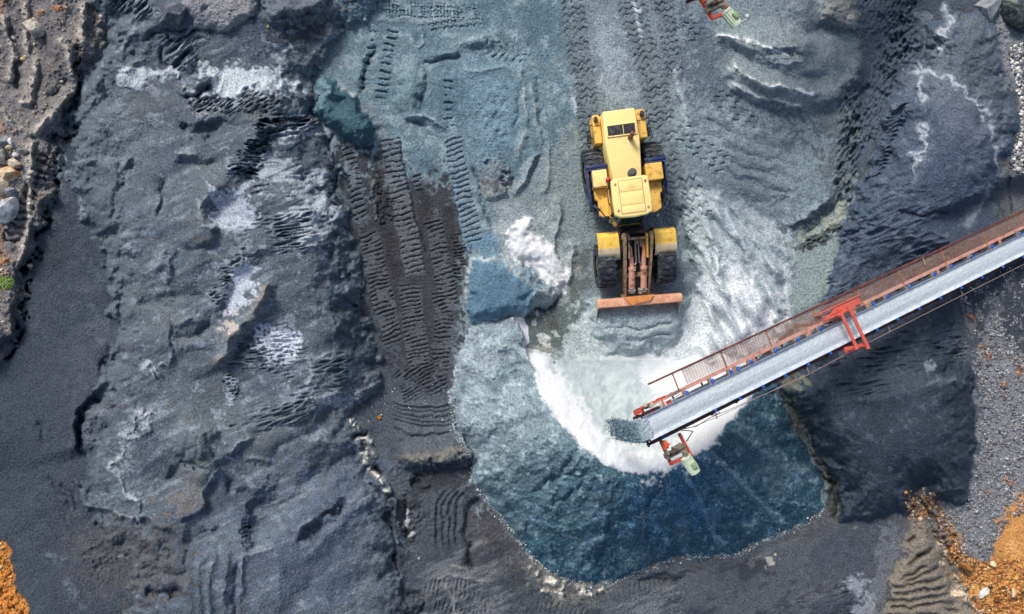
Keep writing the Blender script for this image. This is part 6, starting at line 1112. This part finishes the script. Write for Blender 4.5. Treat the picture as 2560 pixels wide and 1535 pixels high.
# ------------------------------------------------------------------ loose stones as ground cover
M_STONE = earth_mat('stone_chips', grain=0.15, bump=0.3)
def chips(name, label, P, S, cols, seed=1, flat=0.7, kind='stuff', cat='gravel'):
    rs = np.random.RandomState(seed); n = len(P)
    base = np.array([(1, 0, 0), (-1, 0, 0), (0, 1, 0), (0, -1, 0), (0, 0, 1), (0, 0, -1), (.62, .62, .5), (-.6, .66, .45), (.6, -.62, .5), (-.62, -.6, .5)])
    import itertools
    bm = bmesh.new(); vs = [bm.verts.new(v) for v in base]; r = bmesh.ops.convex_hull(bm, input=vs); bm.verts.ensure_lookup_table(); bm.verts.index_update()
    F = np.array([[v.index for v in f.verts] for f in bm.faces if len(f.verts) == 3]); bm.free()
    V = np.repeat(base[None], n, 0) * (1 + 0.35 * (rs.rand(n, len(base), 1) - 0.5)); a = rs.rand(n) * 6.283
    V = V * np.stack([S * (0.7 + .6 * rs.rand(n)), S * (0.7 + .6 * rs.rand(n)), S * flat * (0.7 + .5 * rs.rand(n))], -1)[:, None, :]
    t = (rs.rand(n) - .5) * 1.2; y = V[..., 1] * np.cos(t)[:, None] - V[..., 2] * np.sin(t)[:, None]; z = V[..., 1] * np.sin(t)[:, None] + V[..., 2] * np.cos(t)[:, None]
    x = V[..., 0] * np.cos(a)[:, None] - y * np.sin(a)[:, None]; y = V[..., 0] * np.sin(a)[:, None] + y * np.cos(a)[:, None]
    V = np.stack([x, y, z], -1) + P[:, None, :] + np.array([0, 0, 1])[None, None, :] * (S * flat * 0.3)[:, None, None]
    FF = (F[None] + (np.arange(n) * len(base))[:, None, None]).reshape(-1, 3)
    me = bpy.data.meshes.new(name); me.vertices.add(n * len(base)); me.vertices.foreach_set('co', V.astype(np.float32).ravel())
    me.loops.add(FF.size); me.loops.foreach_set('vertex_index', FF.ravel().astype(np.int32)); me.polygons.add(len(FF)); me.polygons.foreach_set('loop_start', np.arange(0, FF.size, 3, dtype=np.int32)); me.update(calc_edges=True)
    me.materials.append(M_STONE); o = bpy.data.objects.new(name, me); COL.objects.link(o); col_attr(o, np.repeat(cols, len(base), 0)); tag(o, label, cat, kind=kind); return o
def pts_in(P, n, seed, dens=None):
    rs = np.random.RandomState(seed); Q = catmull(P, True); lo, hi = Q.min(0), Q.max(0); lo = np.maximum(lo, -120); hi = np.minimum(hi, [2680, 1650]); out = np.zeros((0, 2))
    while len(out) < n:
        c = lo + rs.rand(n * 2, 2) * (hi - lo); k = inside(Q, c[:, 0], c[:, 1])
        if dens is not None: k &= rs.rand(len(c)) < np.clip(bil(dens, (c[:, 0] - U0) / STEP, (c[:, 1] - V0) / STEP), 0, 1)
        out = np.vstack([out, c[k]])
    return out[:n]
def world_of(uv):
    z = bil(Z, (uv[:, 0] - U0) / STEP, (uv[:, 1] - V0) / STEP); k = (H - z) / H / PXM
    return np.stack([(uv[:, 0] - 1280) * k, (767.5 - uv[:, 1]) * k, z], -1)
def pick(cols, n, seed, var=0.2):
    rs = np.random.RandomState(seed); c = np.array([lin(x) for x in cols])[rs.randint(0, len(cols), n)]; return np.clip(c * (1 + var * rs.standard_normal((n, 1))), 0.01, 0.85)
def toe(pts, n, spread, seed):
    rs = np.random.RandomState(seed); Q = catmull(pts); i = rs.randint(0, len(Q) - 1, n); t = rs.rand(n, 1); return Q[i] * (1 - t) + Q[i + 1] * t + rs.standard_normal((n, 2)) * spread
n = 7000; uv = pts_in([(2524, 130), (2556, 110), (2680, 120), (2680, 430), (2548, 430), (2528, 400), (2552, 300), (2542, 230)], n, 1, 0.8 + 0.3 * N_CL2); chips('stone_chippings', 'pale stone chippings strewn along the right edge', world_of(uv), np.random.RandomState(1).gamma(4, 0.011, n), pick([(206, 204, 200), (150, 150, 152), (120, 122, 126), (222, 216, 206), (100, 102, 106)], n, 2), 1)
n = 9000; uv = pts_in(ESL, n, 3, 0.55 + 0.45 * N_CL2); chips('grey_chippings', 'grey chippings spread beside the orange earth', world_of(uv), np.random.RandomState(4).gamma(4, 0.007, n), pick([(150, 154, 160), (120, 122, 128), (98, 100, 106), (176, 176, 178), (140, 130, 122)], n, 5), 2)
n = 2600; uv = pts_in([(2400, 690), (2560, 610), (2680, 600), (2680, 900), (2470, 900), (2430, 800)], n, 6, 0.25 + 0.5 * N_CL2); chips('scattered_chippings', 'thin scatter of light chips on dark ground south of the conveyor', world_of(uv), np.random.RandomState(7).gamma(3, 0.008, n), pick([(140, 144, 148), (104, 106, 110), (176, 176, 176), (86, 88, 92)], n, 8), 3)
n = 11000; uv = pts_in([(2372, 1330), (2420, 1390), (2470, 1404), (2540, 1400), (2680, 1400), (2680, 1650), (2480, 1600), (2424, 1490), (2390, 1430)], n, 9, 0.6 + 0.4 * N_CL2); chips('earth_clods', 'orange earth clods heaped in the bottom right corner', world_of(uv), np.random.RandomState(10).gamma(1.8, 0.012, n), pick([(202, 146, 84), (180, 120, 66), (152, 102, 60), (216, 176, 126), (124, 88, 58)], n, 11), 4, cat='clods')
n = 1800; uv = pts_in([(-60, 1330), (4, 1350), (24, 1404), (34, 1460), (66, 1510), (70, 1600), (-60, 1600)], n, 12); chips('earth_clods', 'orange earth clods in the bottom left corner', world_of(uv), np.random.RandomState(13).gamma(1.8, 0.013, n), pick([(200, 138, 70), (170, 110, 52), (206, 176, 130), (130, 80, 36)], n, 14), 5, cat='clods')
n = 1500; uv = np.vstack([toe([(2322, 1240), (2350, 1290), (2390, 1360), (2416, 1400), (2424, 1450)], 900, 11, 15), toe([(2286, 1250), (2290, 1280), (2300, 1290)], 600, 10, 16)]); chips('rubble', 'brown rubble along the broken crust beside the ribbed bank', world_of(uv), np.random.RandomState(17).gamma(1.8, 0.014, n), pick([(150, 110, 76), (110, 88, 70), (190, 140, 90), (96, 84, 76), (176, 160, 140)], n, 18), 6, cat='rubble')
HT = [(1180, 1196), (1216, 1252), (1252, 1300), (1292, 1342), (1332, 1394), (1378, 1432), (1480, 1466), (1560, 1446), (1690, 1400), (1830, 1390), (1904, 1354), (2000, 1314), (2060, 1280)]
n = 2600; uv = np.vstack([toe(HT, 1700, 4, 19), toe([(1132, 980), (1140, 1080), (1180, 1134), (1180, 1196)], 500, 5, 20), toe([(960, 1000), (1100, 1010), (1140, 1080), (1170, 1110)], 400, 30, 21)]); chips('toe_stones', 'fine pale stones rolled to the toe of the crescent heap', world_of(uv), np.random.RandomState(22).gamma(3, 0.0055, n), pick([(180, 186, 186), (120, 132, 140), (90, 104, 114), (210, 208, 196)], n, 23), 7)
n = 3000; uv = pts_in([(-100, -100), (270, -100), (250, 120), (190, 200), (170, 300), (140, 400), (90, 600), (50, 800), (-40, 860), (-100, 800)], n, 24, 0.3 + 0.6 * N_CL2); chips('bank_stones', 'small stones and crumbs littering the earth bank at the left edge', world_of(uv), np.random.RandomState(25).gamma(1.6, 0.012, n), pick([(150, 144, 138), (116, 112, 110), (206, 196, 180), (96, 94, 94), (150, 130, 112)], n, 26), 8)

# ------------------------------------------------------------------ boulders, one by one
def rock(name, label, px, py, sx, sy, ang, hgt, rgb, seed, cuts=9, cat='boulder', dirt=None, sink=0.28, round_=0.0):
    rs = random.Random(seed); k = 1 / PXM; bm = bmesh.new(); bmesh.ops.create_icosphere(bm, subdivisions=4, radius=1.0)
    for _ in range(cuts):
        n = Vector((rs.uniform(-1, 1), rs.uniform(-1, 1), rs.uniform(-0.35, 1))).normalized(); d = rs.uniform(0.45, 0.78)
        for v in bm.verts:
            e = v.co.dot(n) - d
            if e > 0: v.co -= n * e * (1 - round_)
    for v in bm.verts:
        v.co += v.co.normalized() * (0.035 * math.sin(7 * v.co.x + seed) * math.cos(6 * v.co.y) + 0.02 * rs.uniform(-1, 1))
        v.co = Vector((v.co.x * sx * k * 0.62, v.co.y * sy * k * 0.62, v.co.z * hgt * 0.75))
    for f in bm.faces: f.smooth = True
    me = bpy.data.meshes.new(name); bm.to_mesh(me); bm.free(); me.set_sharp_from_angle(angle=R(26))
    me.materials.append(mat('rock_%d' % seed, rgb, 0.85, dirt=dirt or tuple(int(c * 0.72) for c in rgb), dirt_amt=0.45, scale=3.5, bump=0.6, spec=0.15, fine=0.2))
    z = zat(px, py); o = bpy.data.objects.new(name, me); COL.objects.link(o); o.location = W(px, py, z + hgt * (0.5 - sink)); o.rotation_euler = (0, 0, R(ang)); tag(o, label, cat); return o
rock('boulder', 'large pale boulder standing alone on the earth bank near the top left corner', 80, 64, 54, 46, -20, 0.55, (196, 190, 176), 11, dirt=(136, 128, 112))
rock('boulder', 'flat cream-coloured block in the left edge group, with a straight front face', 31, 406, 40, 24, -4, 0.34, (206, 194, 176), 12, dirt=(150, 130, 112))
rock('boulder', 'broadest cream boulder in the left edge group, just below the flat block', 18, 436, 50, 38, 14, 0.42, (212, 196, 168), 13, dirt=(190, 130, 80))
rock('boulder', 'cream boulder cut by the left edge, below the broadest one', -2, 460, 34, 44, 10, 0.4, (210, 194, 166), 14)
rock('boulder', 'small bluish-grey boulder standing apart above the tall pale boulder', 30, 478, 22, 30, 30, 0.3, (140, 142, 150), 15)
rock('boulder', 'tall pale grey boulder, lowest of the left edge group', 14, 522, 44, 62, -25, 0.5, (186, 190, 194), 16)
rock('boulder', 'grey boulder with a dark side at the top of the left edge group', 3, 354, 32, 32, 12, 0.4, (150, 154, 160), 17)
rock('stone', 'narrow white splinter of stone right of the topmost edge boulder', 26, 356, 9, 24, 22, 0.2, (216, 216, 214), 18, cat='stone')
rock('stone', 'dark wedge-shaped stone with a white lower edge above the flat block', 56, 376, 30, 16, -12, 0.22, (116, 116, 120), 19, cat='stone')
rock('stone', 'small round white stone just above the flat cream block', 38, 388, 15, 11, 0, 0.16, (212, 210, 208), 20, cat='stone', round_=0.5)
rock('boulder', 'grey and cream boulder cut by the left edge, level with the round white stone', 2, 394, 26, 36, -10, 0.36, (180, 178, 172), 21)
rock('stone', 'small tan stone under the white splinter', 22, 370, 13, 14, 30, 0.18, (200, 184, 156), 22, cat='stone')
rock('stone', 'lone pale tan pebble low on the earth bank above the dark apron', 75, 664, 11, 11, 0, 0.15, (206, 190, 158), 23, cat='stone', round_=0.5)
rock('stone', 'long white stone lying in the orange earth', 2460, 1479, 15, 34, -28, 0.24, (226, 220, 212), 24, cat='stone')
rock('stone', 'round cream stone at the upper edge of the orange clods', 2483, 1412, 14, 14, 0, 0.2, (226, 206, 160), 25, cat='stone', round_=0.4)
rock('stone', 'narrow upright cream stone near the right edge in orange earth', 2533, 1482, 10, 22, 0, 0.2, (222, 196, 160), 26, cat='stone')
rock('stone', 'yellow-brown stone above the narrow upright one near the right edge', 2541, 1444, 13, 12, 0, 0.18, (206, 160, 92), 27, cat='stone')
rock('stone', 'flat brown stone slab leaning beside the broken crust', 2414, 1414, 34, 15, -38, 0.3, (176, 124, 66), 28, cat='stone')
rock('boulder', 'big grey slab-like boulder by the top edge near the right corner', 2474, 22, 62, 58, 20, 0.7, (142, 146, 150), 29, cuts=7, dirt=(110, 114, 118))
rock('boulder', 'black craggy boulder in the top right corner', 2545, 36, 84, 70, -30, 0.7, (46, 52, 54), 30, cuts=14, dirt=(84, 92, 92))
rock('boulder', 'pale tapering rock at the top edge beside the black boulder', 2534, 2, 26, 30, -20, 0.6, (176, 176, 172), 31)
rock('boulder', 'dark slumped chunk of crust near the top, on the pale hardened patch\'s left edge', 438, 44, 66, 48, 24, 0.6, (84, 88, 94), 32, dirt=(122, 128, 134))
rock('stone', 'white-topped stone at the top left, left of the big boulder\'s foot', 34, 94, 12, 12, 0, 0.14, (210, 204, 190), 33, cat='stone', round_=0.4)
rock('stone', 'small ochre stone on the earth bank below the big boulder', 57, 149, 11, 10, 0, 0.14, (190, 168, 112), 34, cat='stone', round_=0.4)

# ------------------------------------------------------------------ a tuft of green and two bits of litter
rs = random.Random(3); bm = bmesh.new()
for i in range(420):
    a = rs.uniform(0, 6.283); r = 0.30 * math.sqrt(rs.random()); h = 0.04 + 0.26 * (1 - r / 0.32) * rs.random()
    c = Vector((r * math.cos(a) * 1.1, r * math.sin(a) * 0.9, h)); d = Vector((math.cos(a + rs.uniform(-.8, .8)), math.sin(a + rs.uniform(-.8, .8)), rs.uniform(-.2, .7))).normalized(); s_ = d.cross(Vector((0, 0, 1))).normalized(); l = rs.uniform(.04, .09); w_ = l * .28
    bm.faces.new([bm.verts.new(c - d * l * .3), bm.verts.new(c + s_ * w_ + d * l * .2), bm.verts.new(c + d * l * .9), bm.verts.new(c - s_ * w_ + d * l * .2)])
me = bpy.data.meshes.new('plant'); bm.to_mesh(me); bm.free(); me.materials.append(mat('bright_leaf', (136, 168, 78), 0.6, dirt=(96, 128, 52), dirt_amt=0.5, scale=12)); o = bpy.data.objects.new('plant', me); COL.objects.link(o); o.location = W(15, 706, zat(15, 706) - 0.02); tag(o, 'bright green leafy tuft at the left edge of the earth bank', 'plant')
def scrap(px, py, s_, rgb, label):
    bm = bmesh.new(); rs = random.Random(int(px)); n = 5; g_ = [[bm.verts.new(((i - 2) * s_ / 4, (j - 2) * s_ / 5, 0.04 + 0.25 * s_ * rs.random())) for j in range(n)] for i in range(n)]
    for i in range(n - 1):
        for j in range(n - 1): bm.faces.new((g_[i][j], g_[i + 1][j], g_[i + 1][j + 1], g_[i][j + 1]))
    bmesh.ops.solidify(bm, geom=bm.faces[:], thickness=0.008)
    me = bpy.data.meshes.new('plastic_scrap'); bm.to_mesh(me); bm.free(); me.materials.append(mat('scrap_%d' % px, rgb, 0.4)); o = bpy.data.objects.new('plastic_scrap', me); COL.objects.link(o); o.location = W(px, py, zat(px, py)); o.rotation_euler = (0, 0, px); tag(o, label, 'litter')
scrap(948, 1043, 0.15, (232, 156, 40), 'orange scrap of plastic at the top of the grader ripples')
scrap(671, 67, 0.11, (206, 196, 60), 'yellow scrap of plastic near the dark slab at the top')

# gravel pouring off the belt's end onto the crest
rs = np.random.RandomState(9); n = 2600; tt = 0.1 + rs.rand(n) ** 0.8 * 0.56; v0 = 1.15 + 0.22 * rs.standard_normal(n) * 0.6
a_ = -0.10 - v0 * tt; z_ = CH.z + 0.05 - (-0.25) * 0 + 0.35 * v0 * tt * 0.3 - 4.9 * tt ** 2 + 0.04 * rs.standard_normal(n); b_ = (rs.rand(n) - 0.5) * 0.62 * (1 + 0.15 * rs.standard_normal(n)) + 0.05 * rs.standard_normal(n)
P = np.stack([CH.x + cdir.x * a_ - cdir.y * b_, CH.y + cdir.y * a_ + cdir.x * b_, z_], -1)
chips('gravel_spray', 'loose spray of gravel pouring off the discharge end of the long conveyor', P, rs.gamma(4, 0.0035, n), pick([(110, 136, 150), (90, 116, 130), (140, 160, 170)], n, 30), 9)

ns, nb = 60, 34; S_, B_ = np.meshgrid(np.linspace(-0.05, 1, ns), np.linspace(-1, 1, nb), indexing='ij'); tt = S_ * 0.76; nz = rs.standard_normal((ns, nb))
wob = np.cumsum(rs.standard_normal((1, nb)) * 0.25, 1); te = np.maximum(tt - 0.23, 0); a_ = 0.14 - 1.25 * tt * (1 + 0.06 * np.tanh(wob)) + 0.012 * nz; z_ = CH.z + 0.09 - 0.36 * (0.14 - 1.25 * np.minimum(tt, 0.23)) - 0.4 * te - 4.9 * te ** 2 + 0.010 * nz; b_ = B_ * (0.33 + 0.03 * S_) + 0.008 * nz
P = np.stack([CH.x + cdir.x * a_ - cdir.y * b_, CH.y + cdir.y * a_ + cdir.x * b_, z_], -1).reshape(-1, 3); idx = np.arange(ns * nb).reshape(ns, nb); qd = np.stack([idx[:-1, :-1], idx[:-1, 1:], idx[1:, 1:], idx[1:, :-1]], -1).reshape(-1, 4)
me = bpy.data.meshes.new('falling_gravel'); me.from_pydata(P.tolist(), [], qd.tolist()); me.polygons.foreach_set('use_smooth', np.ones(len(qd), bool)); me.materials.append(M_LOAD); o = bpy.data.objects.new('falling_gravel', me); COL.objects.link(o)
k = (0.25 + 0.75 * ss(0.05, 0.5, S_))[..., None]; col_attr(o, ((lin((190, 204, 210)) * (1 - k) + lin((122, 144, 154)) * k) * (1 + 0.12 * nz[..., None])).reshape(-1, 3)); so = o.modifiers.new('thick', 'SOLIDIFY'); so.thickness = 0.08; tag(o, 'dense curtain of gravel leaving the belt\'s end', 'gravel', kind='stuff')
